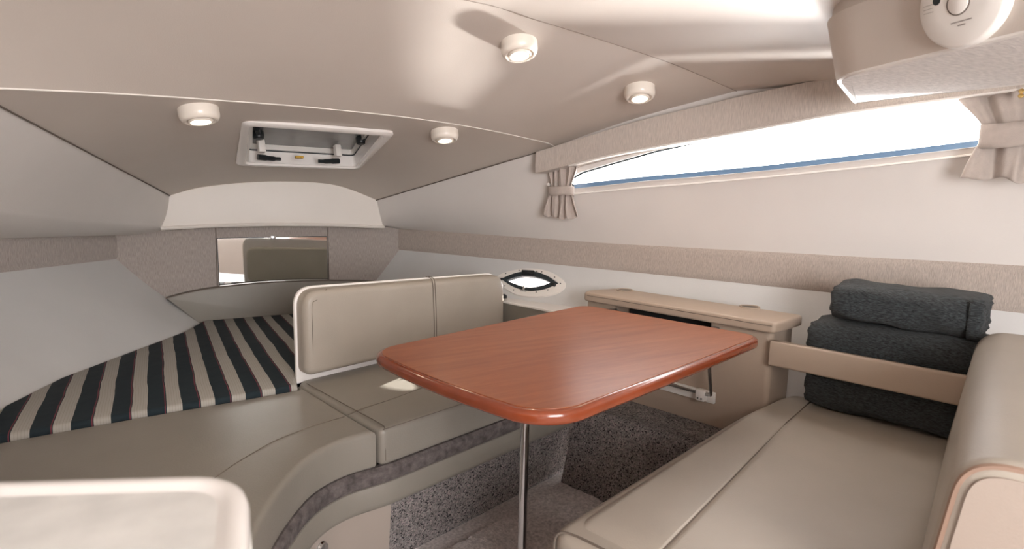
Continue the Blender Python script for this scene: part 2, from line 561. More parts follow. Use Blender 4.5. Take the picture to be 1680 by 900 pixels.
# lower side wall to starboard, with the porthole cut out
PH = [hit_s(*c) for c in ((824.5, 459), (846, 450.5), (872, 447.5), (897, 455), (914.5, 465.5), (893, 473.5), (868, 475.5), (843, 469))]
PHC = sum(PH, Vector())/len(PH)
def lens_path(p, k=6):
    "two bowed curves meeting in points at p[0] and p[4]"
    return smooth_path(p[0:5], k)[:-1] + smooth_path(p[4:8] + [p[0]], k)[:-1]
ph_hole = [(p.y, p.z) for p in lens_path(PH)]
ylist = [lerp(YA-.05, YB+.02, i/40) for i in range(41)]
bm = NB(); panel(bm, [(YA-.05, .02), (YB+.02, .02), (YB+.02, ZB0+.004), (YA-.05, ZB0+.004)], [ph_hole], lambda y, z: Vector((xs(y, z), y, z)), .09)
structure('wall_starboard', bm, white_liner, label='white lower hull side behind the dinette')
# fabric band to starboard
def band_fn(sgn):
    def fn(u, v):
        y = lerp(YA-.05, YB+.01, u)
        z0, z1 = ZB0, zb1(y)
        if sgn < 0:
            z0 = interp([(2.788, .821), (3.348, .80)], max(1.5, y)); z1 = interp([(2.8, .951), (3.36, .917)], max(1.5, y))
        ease = .008*min(1, min(v, 1-v)*8)
        x = xw(y)-ease if sgn > 0 else xp(y)+ease
        return Vector((x, y, lerp(z0, z1, v)))
    return fn
bm = NB(); grid(bm, band_fn(1), 48, 10)
structure('trim_1', bm, fabric_band, label='woven beige fabric band along the starboard side')
# upper side liner to starboard, with the long window cut out
WIN_TOP = [(925, 298), (951, 283), (1000, 268.5), (1072, 248), (1190, 222), (1300, 199), (1400, 182), (1500, 168), (1600, 154), (1680, 142)]
WIN_BOT = [(1680, 231), (1600, 241), (1500, 253), (1400, 264), (1260, 279.5), (1130, 291), (1057, 297), (940, 309.5)]
def win_loop(off=0): return [hit_s(a, b, off) for a, b in WIN_TOP] + [hit_s(a, b, off) for a, b in WIN_BOT]
wl = win_loop()
win_hole = [(p.y, p.z) for p in wl]
yt = [lerp(YA-.05, YB+.02, i/30) for i in range(31)]
bm = NB()
yt = [lerp(YA-.05, YB+.09, i/30) for i in range(31)]
outer = [(y, zb1(y)-.004) for y in yt] + [(y, edge_z(y)+.02) for y in yt[::-1]]
panel(bm, outer, [win_hole], lambda y, z: Vector((xs(y, z), y, z)), .07)
structure('wall_starboard_upper', bm, liner, label='cream padded side liner around the long window')

# port side
MATT_PORT = [(-1.4, -.78), (.5, -.76), (1.3, -.71), (1.8, -.645), (2.233, -.554), (2.494, -.446), (3.072, -.086), (3.36, .015)]
def port_low(u, v):
    y = lerp(YA-.05, YB+.01, u); v *= 1.6
    z0 = interp([(2.788, .821), (3.348, .80)], max(1.5, y))
    a = Vector((xp(y), y, z0)); b = Vector((interp(MATT_PORT, y), y, .46))
    return a + (b-a)*v + Vector((-1, 0, 0))*.02*math.sin(min(v, 1)*math.pi)
bm = NB(); grid(bm, port_low, 48, 12)
structure('wall_port', bm, white_liner, label='pale grey sloping hull side above the berth')
bm = NB(); grid(bm, band_fn(-1), 48, 8)
structure('trim_2', bm, fabric, label='woven grey fabric band along the port side')
ROW0 = [on_y(278, 320, 3.25), on_y(340, 305, 3.25), on_y(450, 297, 3.25), on_y(550, 303, 3.25), on_y(618, 328, 3.25)]
PE1 = on_y(-60, 142, 1.76)
def port_edge(t):
    a = ROW0[0]
    if t < 1: return a.lerp(PE1, t)
    return PE1.lerp(Vector((-.80, -1.35, 1.55)), t-1)
def port_pad(u, v):
    t = lerp(-.22, 2, u)
    top = port_edge(t)
    y = lerp(YB, 1.5, t) if t < 1 else lerp(1.5, YA-.05, t-1)
    z1 = interp([(2.8, .951), (3.36, .917)], max(1.5, y))
    a = Vector((xp(y), y, z1-.003))
    top = top + Vector((0, 0, .004))
    mid = a.lerp(top, .5) + Vector((.10, -.03, -.03))*min(1, .35+max(t, 0))
    lo = a.lerp(mid, .35) + Vector((-.01, 0, -.005))
    rl = [(-.22, on_y(264, 374, 3.25) + Vector((.05, .33, -.03))), (0, on_y(264, 374, 3.25)), (.35, on_y(120, 366.5, 2.75)), (.75, on_y(0, 355, 2.32)), (1.2, Vector((-.80, 1.45, 1.13))), (2.0, Vector((-1.15, YA-.05, 1.2)))]
    a2 = Vector([interp([(k_, p_[c_]) for k_, p_ in rl], t) for c_ in range(3)])
    if v < .15:
        k = v/.15; return a.lerp(a2, k) + Vector((0, 0, -.012))*math.sin(k*math.pi)
    k = (v-.15)/.85
    ctl = a2.lerp(top, .42) + (Vector((-.03, .01, .0))*max(0, min(1, t/.6)) + Vector((.012, -.02, -.004)))
    return a2*(1-k)**2 + ctl*2*k*(1-k) + top*k*k
bm = NB(); grid(bm, port_pad, 40, 18)
structure('wall_port_upper', bm, liner, smooth=60, label='padded grey side liner over the port berth')

# bow bulkhead: fabric panel with sloping sides
bm = NB()
bow = [on_y(*c, YB) for c in ((186, 372), (186, 426), (270, 490), (330, 540), (560, 540), (615, 462), (660, 410), (660, 368))]
pl = Frame((0, YB, 0), (1, 0, 0), (0, 0, 1))
slab(bm, pl, [(p.x, p.z) for p in bow], -.03, .0, r1=0)
structure('wall_bow', bm, fabric, label='grey woven fabric bulkhead at the bow')
bm = NB(); box(bm, pl, -2.2, 2.9, 0, 1.7, -.10, -.06)
structure('bulkhead_core', bm, liner, bpy.data.objects['wall_bow'])
bm = NB()
for c in (((354, 374), (357, 480)), ((538, 373), (540, 470))):
    a, b = on_y(*c[0], YB-.002), on_y(*c[1], YB-.002)
    tube(bm, [a, b], .0022, 6)
structure('trim_3', bm, seam_m, label='panel joints either side of the mirror')
# ivory cove panel over the bow bulkhead
bm = NB()
bot = [on_y(*c, 3.25) for c in ((264, 376), (350, 371.5), (440, 369.5), (540, 370), (630, 373.5))]
top_arc = smooth_path([on_y(270, 322.5, 3.25)] + ROW0[1:4] + [on_y(626, 330.5, 3.25)], 6)
lip = smooth_path(bot, 4)
pl2 = Frame((0, 3.25, 0), (1, 0, 0), (0, 0, 1))
poly = [(p.x, p.z) for p in top_arc] + [(p.x, p.z) for p in lip[::-1]]
slab(bm, pl2, poly, -.10, 0, r1=.006)
structure('trim_4', bm, cove_m, label='curved ivory cove panel above the mirror')
bm = NB()
tube(bm, [p + Vector((0, -.006, .004)) for p in lip], .009, 8)
structure('trim_5', bm, cove_m, label='rounded lower lip of the ivory cove panel')

# ------------------------------------------------------------------ ceiling
SE1 = [(-60, 142), (0, 145), (200, 154), (367, 165), (520, 177), (680, 194), (800, 213), (915, 238)]
def seam1():
    out = []
    for px, py in SE1:
        t = max(0, (px+60)/975)
        y0 = lerp(1.76, 2.3, t)
        out.append(on_y(px, py, y0))
    return smooth_path(out, 5)
SEAM1 = seam1()
SEAM1[-1] = Vector((1.49, 2.3, 1.373))
def seam2():
    out = [Vector((-.85, 1.28, 1.50)), Vector((-.2, 1.42, 1.615))]
    for px, py, y in ((750, -3, 1.5), (867, 29, 1.51), (960, 57, 1.52), (1053, 87, 1.53), (1120, 111, 1.54), (1210, 150, 1.55)):
        out.append(on_y(px, py, y))
    return smooth_path(out, 5)
SEAM2 = seam2()
ROWB = smooth_path(ROW0, 6)
ROW3 = [Vector((lerp(-.85, 2.42, i/12), YA-.05, 1.60 + .11*4*(i/12)*(1-i/12))) for i in range(13)]
def along(row, u):
    "point at fraction u of the x extent"
    x = lerp(row[0].x, row[-1].x, u)
    for a, b in zip(row, row[1:]):
        if a.x <= x <= b.x + 1e-9:
            return a.lerp(b, (x-a.x)/max(1e-9, b.x-a.x))
    return row[-1].copy()
def fore(u, v): return along(ROWB, u).lerp(along(SEAM1, u), v)
def midc(u, v):
    p = along(SEAM1, u).lerp(along(SEAM2, u), v)
    p.z += .012*math.sin(math.pi*v); return p
def aftc(u, v): return along(SEAM2, u).lerp(along(ROW3, u), v)
# where the deck hatch sits in the fore panel
bmf = NB(); grid(bmf, fore, 40, 40); T_FORE = bvh_of(bmf)
bmm = NB(); grid(bmm, midc, 40, 24); T_MID = bvh_of(bmm)
bmf.free()
H_OUT = [hit(T_FORE, *c)[0] for c in ((386, 266), (590, 277), (648, 214), (397, 198))]
hc = sum(H_OUT, Vector())/4
hu = ((H_OUT[1]-H_OUT[0]) + (H_OUT[2]-H_OUT[3])).normalized()
hv = ((H_OUT[3]-H_OUT[0]) + (H_OUT[2]-H_OUT[1])).normalized()
HF = Frame(hc, hu, hv)                              # w points down or up, fixed below
HW = -1 if HF.w.z > 0 else 1                        # w sign that points into the cabin
h2 = [((p-hc).dot(HF.u), (p-hc).dot(HF.v)) for p in H_OUT]
hw, hh = sum(abs(a) for a, b in h2)/4, sum(abs(b) for a, b in h2)/4
inner = [(a*.99, b*.99) for a, b in h2]
def fore_uv(p):
    "parameters of a point of the fore panel, by walking down the error"
    u, v = .5, .5
    for _ in range(60):
        q = fore(u, v); e = p - q
        du = (fore(min(1, u+1e-3), v)-q)/1e-3; dv = (fore(u, min(1, v+1e-3))-q)/1e-3
        a11, a12, a22 = du.dot(du), du.dot(dv), dv.dot(dv); b1, b2 = du.dot(e), dv.dot(e)
        d = a11*a22-a12*a12
        u = max(0, min(.998, u + (b1*a22-b2*a12)/d)); v = max(0, min(.998, v + (a11*b2-a12*b1)/d))
    return u, v
hole = [fore_uv(HF(a*.93, b*.90)) for a, b in round_poly(h2, .04)]
bm = NB(); panel(bm, [(0, -.06), (1, -.06), (1, 1), (0, 1)], [hole], lambda u, v: fore(max(0, min(1, u)), min(1, v)), .05)
ceil = structure('ceiling', bm, headliner, smooth=60, label='cream vinyl headliner of the fore cabin')
bm = bmm
structure('ceiling_panel', bm, headliner, ceil, smooth=60)
bm = NB(); grid(bm, aftc, 40, 16)
structure('ceiling_panel', bm, headliner, ceil, smooth=60)
bm = NB(); tube(bm, [p + Vector((0, 0, .0005)) for p in SEAM1], .003, 6)
structure('seam_piping', bm, cove_m, ceil)
bm = NB(); tube(bm, [p + Vector((0, 0, .0005)) for p in SEAM2], .0024, 6)
structure('seam_piping', bm, mat('dark_taupe_seam_vinyl', (.30, .25, .21), .6), ceil)  # darker taupe line along the aft seam
bm = NB()
tube(bm, [ROWB[0].lerp(PE1, i/12) + Vector((.002, 0, -.002)) for i in range(13)], .0028, 6)
tube(bm, [Vector((edge_x(y)-.003, y, edge_z(y)-.001)) for y in [lerp(3.25, 2.38, i/10) for i in range(11)]], .0028, 6)
structure('edge_seam', bm, seam_m, ceil)

# deck above the headliner
bm = NB()
dk = [(-2.1, YA-.1), (2.9, YA-.1)] + [(xw(y)+.03, y) for y in (-.5, .5, 1.2, 1.8, 2.4, 3.0, 3.44)] + [(2*XC-xw(y)-.03, y) for y in (3.44, 3.0, 2.4, 1.8, 1.2, .5, -.5)]
slab(bm, WORLD, dk, 1.86, 1.90)
structure('deck_shell', bm, gelcoat, ceil, smooth=0)
bm = NB()
vs_ = [[bm.verts.new((xp(y)-.05, y, z)) for z in (0, 1.9)] for y in [lerp(YA-.1, 3.46, i/20) for i in range(21)]]
for a, b in zip(vs_, vs_[1:]): ring_faces(bm, a, b, False)
structure('hull_shell', bm, gelcoat, bpy.data.objects['wall_port'])
bm = NB()
vs_ = []
for i in range(31):
    y = lerp(YA-.1, 3.40, i/30); zl = edge_z(y)-.004
    vs_.append([bm.verts.new(p) for p in ((xs(y, zl, -.002), y, zl), (xw(y)+.06, y, zl), (xw(y)+.06, y, 1.9))])
for a, b in zip(vs_, vs_[1:]): ring_faces(bm, a, b, False)
structure('hull_shell', bm, gelcoat, bpy.data.objects['wall_starboard_upper'])
bm = NB()
eg = [fore(1, -.05+1.05*i/10) for i in range(11)] + [midc(1, i/10) for i in range(1, 11)] + [aftc(1, i/10) for i in range(1, 11)]
ring_faces(bm, [bm.verts.new(p) for p in eg], [bm.verts.new(p + Vector((.10, .03, -.012))) for p in eg], False)
structure('edge_flap', bm, headliner, ceil)
# aft bulkhead with the companionway opening
bm = NB()
panel(bm, [(-2.0, 0), (2.95, 0), (2.95, 1.9), (-2.0, 1.9)], [[(-.15, .55), (1.05, .55), (1.05, 1.85), (-.15, 1.85)]],
      lambda x, z: Vector((x, YA, z)), .4)
structure('wall_aft', bm, liner, label='cream aft bulkhead with the companionway opening')

# ------------------------------------------------------------------ long starboard window
bm = NB()
loop0 = smooth_path(wl, 1, True)
def outset(p, d): return Vector((p.x+d*.93, p.y+d*.3, p.z+d*.15))
rings = [[bm.verts.new(outset(p, d)) for p in wl] for d in (-.004, .035)]
ring_faces(bm, rings[0], rings[1])
win = structure('window_1', bm, gelcoat, smooth=30, label='long blade shaped side window with a white reveal')
bm = NB()
tube(bm, [outset(p, .028) for p in wl], .008, 6, closed=True)
structure('window_frame', bm, rubber, win)
bm = NB()
lowpts = [outset(hit_s(a, b), .026) for a, b in WIN_BOT]
vs = []
for p in lowpts:
    vs.append([bm.verts.new(p + Vector(q)) for q in ((-.012, 0, -.004), (-.012, 0, .017), (.006, 0, .017), (.006, 0, -.004))])
for a, b in zip(vs, vs[1:]): ring_faces(bm, a, b)
structure('window_frame', bm, frame_blue, win, label='blue grey lower frame')
bm = NB()
tv = [bm.verts.new(outset(p, .03)) for p in wl]
n1 = len(WIN_TOP); 
T_, B_ = tv[:n1], tv[n1:][::-1]
bmesh.ops.triangle_fill(bm, use_beauty=True, edges=[bm.edges.new((tv[i], tv[(i+1) % len(tv)])) for i in range(len(tv))])
structure('window_pane', bm, pane_m, win, smooth=0)
bm = NB()
a, b = [outset(hit_s(*c), .031) for c in ((1480, 196), (1640, 183))]
tube(bm, [a, b], .0012, 5)
structure('pane_joint', bm, steel, win)
# sill moulding under the window
SILL = [hit_s(a, b, .002) for a, b in ((930, 319), (1057, 307), (1130, 301.5), (1260, 290), (1400, 276), (1500, 265), (1600, 253), (1680, 243))]
bm = NB(); tube(bm, SILL, .004, 6)
structure('trim_6', bm, gelcoat, label='raised sill line under the long window')

# fabric pelmet above the window
PB = [hit_s(a, b, .085) for a, b in ((879, 284), (1000, 253), (1130, 229.5), (1260, 206.5), (1365, 186), (1480, 170), (1600, 154), (1690, 142))]
PT = [hit_s(a, b, .085) for a, b in ((879, 250), (915, 239.5), (1250, 156))]
yL = PB[0].y
zbot = sorted((p.y, p.z) for p in PB)
def px_of(p):
    d = Vector(p)-EYE; k = d.dot(FW); return 840+FPX*d.dot(RT)/k, 450-FPX*d.dot(UP)/k
TOPLINE = [(879, 250), (925, 235.5), (1040, 200), (1240, 152), (1365, 126), (1700, 62)]
def pel_top(x, y):
    if y < .6: y, x = .6, x - (edge_x(y)-edge_x(.6))
    z0, z1 = 1.1, 2.0
    for _ in range(40):
        m = (z0+z1)/2; q_ = px_of((x, y, m))
        if q_[1] > interp(TOPLINE, q_[0]): z0 = m
        else: z1 = m
    return z0
def pel_sec(y):
    zb_ = interp(zbot, y)
    xb = xs(y, zb_) - .085
    xi = min(edge_x(y) - .03, xb-.002); zt = pel_top(xi, y)
    return [Vector((xs(y, zb_, -.01), y, zb_)), Vector((xb, y, zb_)), Vector((xb-.004, y, zb_+.012)), Vector((xi, y, zt)), Vector((edge_x(y)+.06, y, zt))]
bm = NB()
ysp = [yL - .0001 - (yL+1.0)*i/44 for i in range(45)]
vr = [[bm.verts.new(p) for p in pel_sec(y)] for y in ysp]
for a, b in zip(vr, vr[1:]): ring_faces(bm, a, b)
bm.faces.new(vr[0]); bm.faces.new(vr[-1])
pel = thing('pelmet', pel_sec(ysp[10])[1], 'long woven fabric pelmet above the side window', 'pelmet')
obj('pelmet_cover', bm, fabric_light, pel, smooth=30)
bm = NB(); tube(bm, [pel_sec(y)[1] + Vector((.006, 0, -.002)) for y in ysp[2:]], .0045, 6)
obj('curtain_track', bm, plastic, pel)

# curtains
def curtain(px, py_top, py_tie, py_bot, wt, wm, wb, label, snaps, nf, tie_h, off=.05, lean=0, ampl=.012):
    tie = hit_s(px, py_tie, off)
    ztop = hit_s(px, py_top, off).z; zbt = hit_s(px, py_bot, off).z
    dy = .01
    d = Vector((xs(tie.y-dy, tie.z)-xs(tie.y, tie.z), -dy, 0)).normalized()
    nin = Vector((d.y, -d.x, 0)); 
    if nin.x > 0: nin = -nin
    root = thing('curtain', tie, label, 'curtain', 'window curtains')
    def fn(u, v):
        z = lerp(ztop, zbt, v); vt = (ztop-tie.z)/(ztop-zbt)
        if v < vt:
            k = v/vt; k2 = k*k*(3-2*k); w = lerp(wt, wm, k2); sh = lean*(1-k2)
        else:
            k = (v-vt)/(1-vt); k2 = k**.8; w = lerp(wm, wb, k2); sh = -lean*.2*k2
        a = (u-.5)
        amp = ampl*(.55 + .9*abs(v-vt))
        fold = math.sin(u*nf*2*math.pi + .8*math.sin(3*v)) + .35*math.sin(u*nf*4.4*math.pi+1.3)
        s = a*w + sh + .006*math.sin(v*5+u*9)
        zz = z + (.010*math.sin(u*7.3) + .012*math.cos(u*nf*2*math.pi))*max(0, v-.75)*4*.5
        return tie + d*s + nin*(amp*fold + .012*math.cos(a*math.pi)) + Vector((0, 0, zz-tie.z))
    bm = NB(); grid(bm, fn, 72, 36)
    o = obj('curtain_cloth', bm, curtain_m, root, smooth=80)
    sm = o.modifiers.new('thickness', 'SOLIDIFY'); sm.thickness = .003; sm.offset = 0
    bm = NB()
    def tf(u, v):
        a = 2*math.pi*u
        r = d*(math.cos(a)*(wm*.5+.008)) + nin*(math.sin(a)*(ampl*1.3+.012)+.006)
        return tie + r + Vector((0, 0, lerp(-tie_h, tie_h, v) + .004*math.sin(a*2) - .01*math.cos(a)*tie_h*8))
    grid(bm, tf, 40, 4)
    o = obj('tieback', bm, curtain_m, root, smooth=80)
    sm = o.modifiers.new('thickness', 'SOLIDIFY'); sm.thickness = .004; sm.offset = 0
    for (sx, sy, m_) in snaps:
        p = hit_s(sx, sy, off+.035)
        bm = NB(); lathe(bm, Frame(p, d, ZV), [(.0001, -.004), (.006, -.003), (.007, 0), (.006, .003), (.0001, .004)], 14)
        obj('snap', bm, m_, root)
    return root
curtain(922, 272, 313, 356, .155, .112, .175, 'gathered grey curtain tied back at the forward end of the side window',
        [(900, 302, plastic)], 4.2, .021)
curtain(1668, 128, 222, 296, .30, .155, .235, 'gathered curtain tied back beside the aft end of the side window, under the overhead locker',
        [(1676, 149, brass), (1675, 157, brass)], 2.6, .036, off=.06, lean=-.02, ampl=.018)

# ------------------------------------------------------------------ porthole
pt = PHC
du_ = Vector((xs(pt.y-.05, pt.z)-xs(pt.y+.05, pt.z), -.1, 0)).normalized()       # aft along the hull
dv_ = Vector((xs(pt.y, pt.z+.05)-xs(pt.y, pt.z-.05), 0, .1)).normalized()
PF = Frame(pt, du_, dv_)
PW = -1 if PF.w.x > 0 else 1
def pin(c, off=0):
    p = on_plane(*c, pt + PF.w*PW*off, PF.w); return ((p-pt).dot(PF.u), (p-pt).dot(PF.v))
fl = [pin(c) for c in ((814.5, 459), (830, 446.5), (870, 440.5), (905, 447), (928.5, 465), (917, 481), (880, 488), (842, 482))]
fl = [tuple(p) for p in smooth_path([Vector((a, b, 0)) for a, b in fl], 5, True)]
lens = [tuple(p) for p in lens_path([Vector((*pin(c), 0)) for c in ((824, 458.5), (846, 449.5), (872, 446), (897, 453), (916, 465.5), (893, 475), (868, 477.5), (843, 470.5))], 6)]
glassp = [tuple(p) for p in lens_path([Vector((*pin(c), 0)) for c in ((832, 460.5), (850, 455), (866, 453.8), (888, 457.5), (904.5, 464.5), (890, 469.5), (868, 472.5), (846, 466.5))], 6)]
port = thing('porthole', pt + PF.w*PW*.002, 'oval porthole with black eye shaped frame on the white hull side', 'porthole')
bm = NB()
def ringmesh(bm, outer, inner, w0, w1):
    "flat ring between two loops of equal count"
    n = len(outer)
    a = [[bm.verts.new(PF(*p[:2], w)) for p in outer] for w in (w0, w1)]
    b = [[bm.verts.new(PF(*p[:2], w)) for p in inner] for w in (w0, w1)]
    ring_faces(bm, a[0], a[1]); ring_faces(bm, a[1], b[1]); ring_faces(bm, b[1], b[0]); ring_faces(bm, b[0], a[0])
def resample(p, n, ref=None):
    q = ccw(p); out = []
    for k in range(n):
        a = 2*math.pi*k/n; d = Vector((math.cos(a)*.10, math.sin(a)*.04)).normalized(); best = None
        for i in range(len(q)):
            s, e = q[i-1], q[i]; ed = e-s; den = d.x*ed.y-d.y*ed.x
            if abs(den) < 1e-12: continue
            t = (s.x*ed.y-s.y*ed.x)/den; w = (s.x*d.y-s.y*d.x)/den
            if t > 0 and -1e-6 <= w <= 1+1e-6: best = t if best is None else max(best, t)
        out.append(d*(best or .01))
    return out
def by_angle(p, n=96):
    "same number of points on each loop, tips kept"
    q = [Vector(a[:2]) for a in p]; m = len(q); out = []
    for k in range(n):
        t = k/n*m; i = int(t); out.append(q[i % m].lerp(q[(i+1) % m], t-i))
    return out
LEr, GLr = by_angle(lens), by_angle(glassp)
FLr = by_angle(fl)

FL2 = [p*.97 for p in FLr]
rg = [[bm.verts.new(PF(p.x, p.y, w*PW)) for p in L_] for L_, w in ((FLr, -.004), (FLr, .003), (FL2, .008), ([p*1.04 for p in LEr], .009), (LEr, -.010))]
for a, b in zip(rg, rg[1:]): ring_faces(bm, a, b)
obj('flange', bm, plastic, port)
bm = NB(); 
rg = [[bm.verts.new(PF(p.x, p.y, w*PW)) for p in L_] for L_, w in ((LEr, -.010), (LEr, .012), (GLr, .010), (GLr, -.010))]
for a, b in zip(rg, rg[1:]): ring_faces(bm, a, b)
obj('frame', bm, rubber, port)
bm = NB(); bm.faces.new([bm.verts.new(PF(p.x, p.y, -.004*PW)) for p in GLr])
obj('pane', bm, pane_m, port, smooth=0)
bm = NB()
a = pin((868, 450)); 
slab(bm, PF, round_poly([pin(c) for c in ((858, 444), (878, 445), (880, 455), (857, 454))], .003), 0, .016*PW, r1=.003)
obj('hinge', bm, black, port)
bm = NB()
a = pin((861, 475)); box(bm, PF, a[0]-.006, a[0]+.006, a[1]-.012, a[1]+.014, .006*PW, .02*PW, .003)
box(bm, PF, a[0]-.018, a[0]+.018, a[1]-.014, a[1]-.007, .004*PW, .012*PW, .002)
obj('latch', bm, steel, port)
bm = NB()
for c0, c1 in (((814, 462), (826, 459)),):
    tube(bm, [PF(*pin(c0), .014*PW), PF(*pin(c1), .014*PW)], .006, 8)
obj('dog_lever', bm, black, port)
bm = NB()
a = pin((911, 468.5)); box(bm, PF, a[0]-.014, a[0]+.008, a[1]-.008, a[1]+.008, 0, .02*PW, .003)
obj('dog_lever', bm, black, port)
for c in ((853, 444.5), (831, 449.5), (819, 457.5), (829.5, 469.5), (844, 476.5), (881, 480), (900, 476.5), (920.5, 466), (911, 455.5), (890, 446.8), (882, 446)):
    bm = NB(); u, v = pin(c); lathe(bm, Frame(PF(u, v, .008*PW), PF.u, PF.v), [(.0035, -.001), (.0035, .0015*PW if PW > 0 else .0015), (.002, .002)], 8)
    obj('screw', bm, black, port)

# ------------------------------------------------------------------ deck hatch
hat = thing('deck_hatch', hc + Vector((0, 0, .002)), 'white framed deck hatch with smoked pane in the fore ceiling', 'hatch')
def hpoly(s, r=.035, ds=None):
    d = ds or 0
    return round_poly([(a*s - math.copysign(d, a), b*s - math.copysign(d, b)) for a, b in h2], r, 5)
bm = NB()
# flange that stands proud of the headliner, then the rim going up to the deck
P_ = [hpoly(1, .035), hpoly(1, .035), hpoly(1, .033, .008), hpoly(1, .028, .030), hpoly(1, .026, .034), hpoly(1, .026, .042), hpoly(1, .024, .046)]
W_ = [-.004, .006, .012, .012, .004, .004, -.085]
rg = [[bm.verts.new(HF(p.x, p.y, w*HW)) for p in q] for q, w in zip(P_, W_)]
for a, b in zip(rg, rg[1:]): ring_faces(bm, a, b)
obj('hatch_frame', bm, gelcoat, hat)
bm = NB()
q1, q2 = hpoly(1, .024, .045), hpoly(1, .020, .060)
rg = [[bm.verts.new(HF(p.x, p.y, w*HW)) for p in q] for q, w in ((q1, -.066), (q1, -.054), (q2, -.052), (q2, -.085))]
for a, b in zip(rg, rg[1:]): ring_faces(bm, a, b)
obj('lid_frame', bm, plastic, hat)
bm = NB(); tube(bm, [HF(p.x, p.y, -.050*HW) for p in hpoly(1, .024, .046)], .0028, 6, closed=True)
obj('seal', bm, rubber, hat)
bm = NB(); slab(bm, HF, hpoly(1, .02, .054), -.074*HW, -.082*HW)
obj('pane', bm, smoked, hat, smooth=0)
def hp(px, py, w=0):
    p = on_plane(px, py, hc + HF.w*HW*w, HF.w); return (p-hc).dot(HF.u), (p-hc).dot(HF.v)
for c, sg in (((428, 250), 1), ((553, 257), -1)):
    u, v = hp(c[0], c[1]-2, -.02)
    bm = NB(); box(bm, HF, u-.014, u+.014, v-.004, v+.026, -.066*HW, -.012*HW, .004)
    lt = obj('latch', bm, plastic, hat)
    bm = NB()
    pth = [HF(u - .012*sg, v-.012, .002*HW), HF(u + .02*sg, v-.013, .004*HW), HF(u + .055*sg, v-.014, .006*HW), HF(u + .085*sg, v-.022, .004*HW)]
    tube(bm, smooth_path(pth, 4), [.0125]*5 + [.0105]*4 + [.008]*4, 8)
    obj('handle', bm, black, lt)
for c, sg in (((424, 221), -1), ((592, 230), 1)):
    u, v = hp(c[0], c[1], -.055)
    bm = NB(); lathe(bm, Frame(HF(u, v, -.055*HW), HF.u, HF.v), [(.017, -.018), (.022, -.012), (.022, .012), (.017, .018)], 18)
    kb = obj('adjuster_knob', bm, black, hat)
    bm = NB(); tube(bm, [HF(u, v, -.056*HW), HF(u+sg*.022, v+.06, -.06*HW)], .010, 8)
    obj('adjuster_arm', bm, black, kb)
u, v = hp(491, 257.5, 0)
bm = NB(); box(bm, HF, u-.017, u+.017, v-.008, v+.008, -.004*HW, .006*HW, .001)
obj('warning_label', bm, yellow_m, hat)

# ------------------------------------------------------------------ ceiling lamps
def downlight(px, py, tree, label, d=.058):
    p, nrm = hit(tree, px, py)
    n_ = nrm if nrm.z < 0 else -nrm
    root = thing('ceiling_lamp', p, label, 'lamp', 'ceiling lamps')
    u = Vector((1, 0, 0)); u = (u - n_*u.dot(n_)).normalized(); fr = Frame(p, u, n_.cross(u))
    if fr.w.dot(n_) < 0: fr = Frame(p, u, u.cross(n_)*-1)
    s = 1 if fr.w.dot(n_) > 0 else -1
    pr = [(d, -.006), (d, .020), (d*.98, .028), (d*.90, .037), (d*.80, .041), (d*.76, .041), (d*.73, .036), (d*.60, .034)]
    bm = NB(); lathe(bm, fr, [(a, b*s) for a, b in pr], 40, caps=False)
    obj('housing', bm, plastic_ivory, root)
    bm = NB(); lathe(bm, fr, [(d*.60, .030*s), (d*.62, .040*s), (d*.56, .045*s), (d*.50, .044*s), (d*.48, .034*s)], 36, caps=False)
    obj('bezel', bm, plastic_ivory, root)
    bm = NB(); lathe(bm, fr, [(d*.50, .030*s), (d*.50, .038*s), (d*.3, .041*s), (d*.01, .042*s)], 32)
    obj('lens', bm, lamp_m, root)
    lo = lamp('lamp_glow', 'SPOT', 2.2, (1, .80, .55), p + n_*.055, n_, spot_size=rad(130), spot_blend=.9, shadow_soft_size=.025)
    return root
downlight(851, 71, T_MID, 'round white ceiling lamp nearest the camera, beside the diagonal seam')
downlight(1049, 145, T_MID, 'round white ceiling lamp above the dinette near the pelmet')
downlight(325, 178, T_FORE, 'round white ceiling lamp to the left of the deck hatch')
downlight(729, 215, T_FORE, 'round white ceiling lamp to the right of the deck hatch')

# ------------------------------------------------------------------ overhead locker with smoke alarm
OZ = 1.455
op = [on_z(*c, OZ) for c in ((1366, 127), (1400, 168), (1680, 136), (1680, 52))]
fdir = (op[3]-op[0]).normalized()
front_aft = op[3] + fdir*.9
back_aft = op[2] + fdir*.9
poly = [op[0], op[1], op[2], back_aft, front_aft]
poly2 = [(p.x, p.y) for p in poly]
pr = round_poly(poly2, [.085, .02, .0, .0, .0] if ccw(poly2)[0] == Vector(poly2[0]) else [0, 0, 0, .02, .085], 8)
olk = thing('overhead_locker', (op[0]+op[2])/2, 'ivory overhead locker with fabric underside at the upper right', 'locker')
bm = NB()
rings = [[bm.verts.new((p.x, p.y, z)) for p in offset_poly(pr, d)] for d, z in ((-.034, 1.60), (-.030, 1.585), (-.003, OZ+.010), (.0, OZ+.003), (.006, OZ))]
for a, b in zip(rings, rings[1:]): ring_faces(bm, a, b)
bm.faces.new(rings[0]); bm.faces.new(rings[-1])
obj('locker_body', bm, headliner, olk, smooth=35)
pri = offset_poly(pr, .012)
bm = NB(); slab(bm, WORLD, offset_poly(pr, -.024), 1.70, 1.598)
obj('locker_top', bm, headliner, olk, smooth=35)
bm = NB(); slab(bm, WORLD, pri, OZ+.01, OZ-.003)
obj('fabric_underside', bm, mat('cream_fabric_underside', (.72, .68, .65), .9, .7, 90, .12, 40, stretch=(1, 3, 1)), olk)
bm = NB(); tube(bm, [Vector((p.x, p.y, OZ+.001)) for p in offset_poly(pr, .006)], .006, 6, closed=True)
obj('piping', bm, plastic, olk)
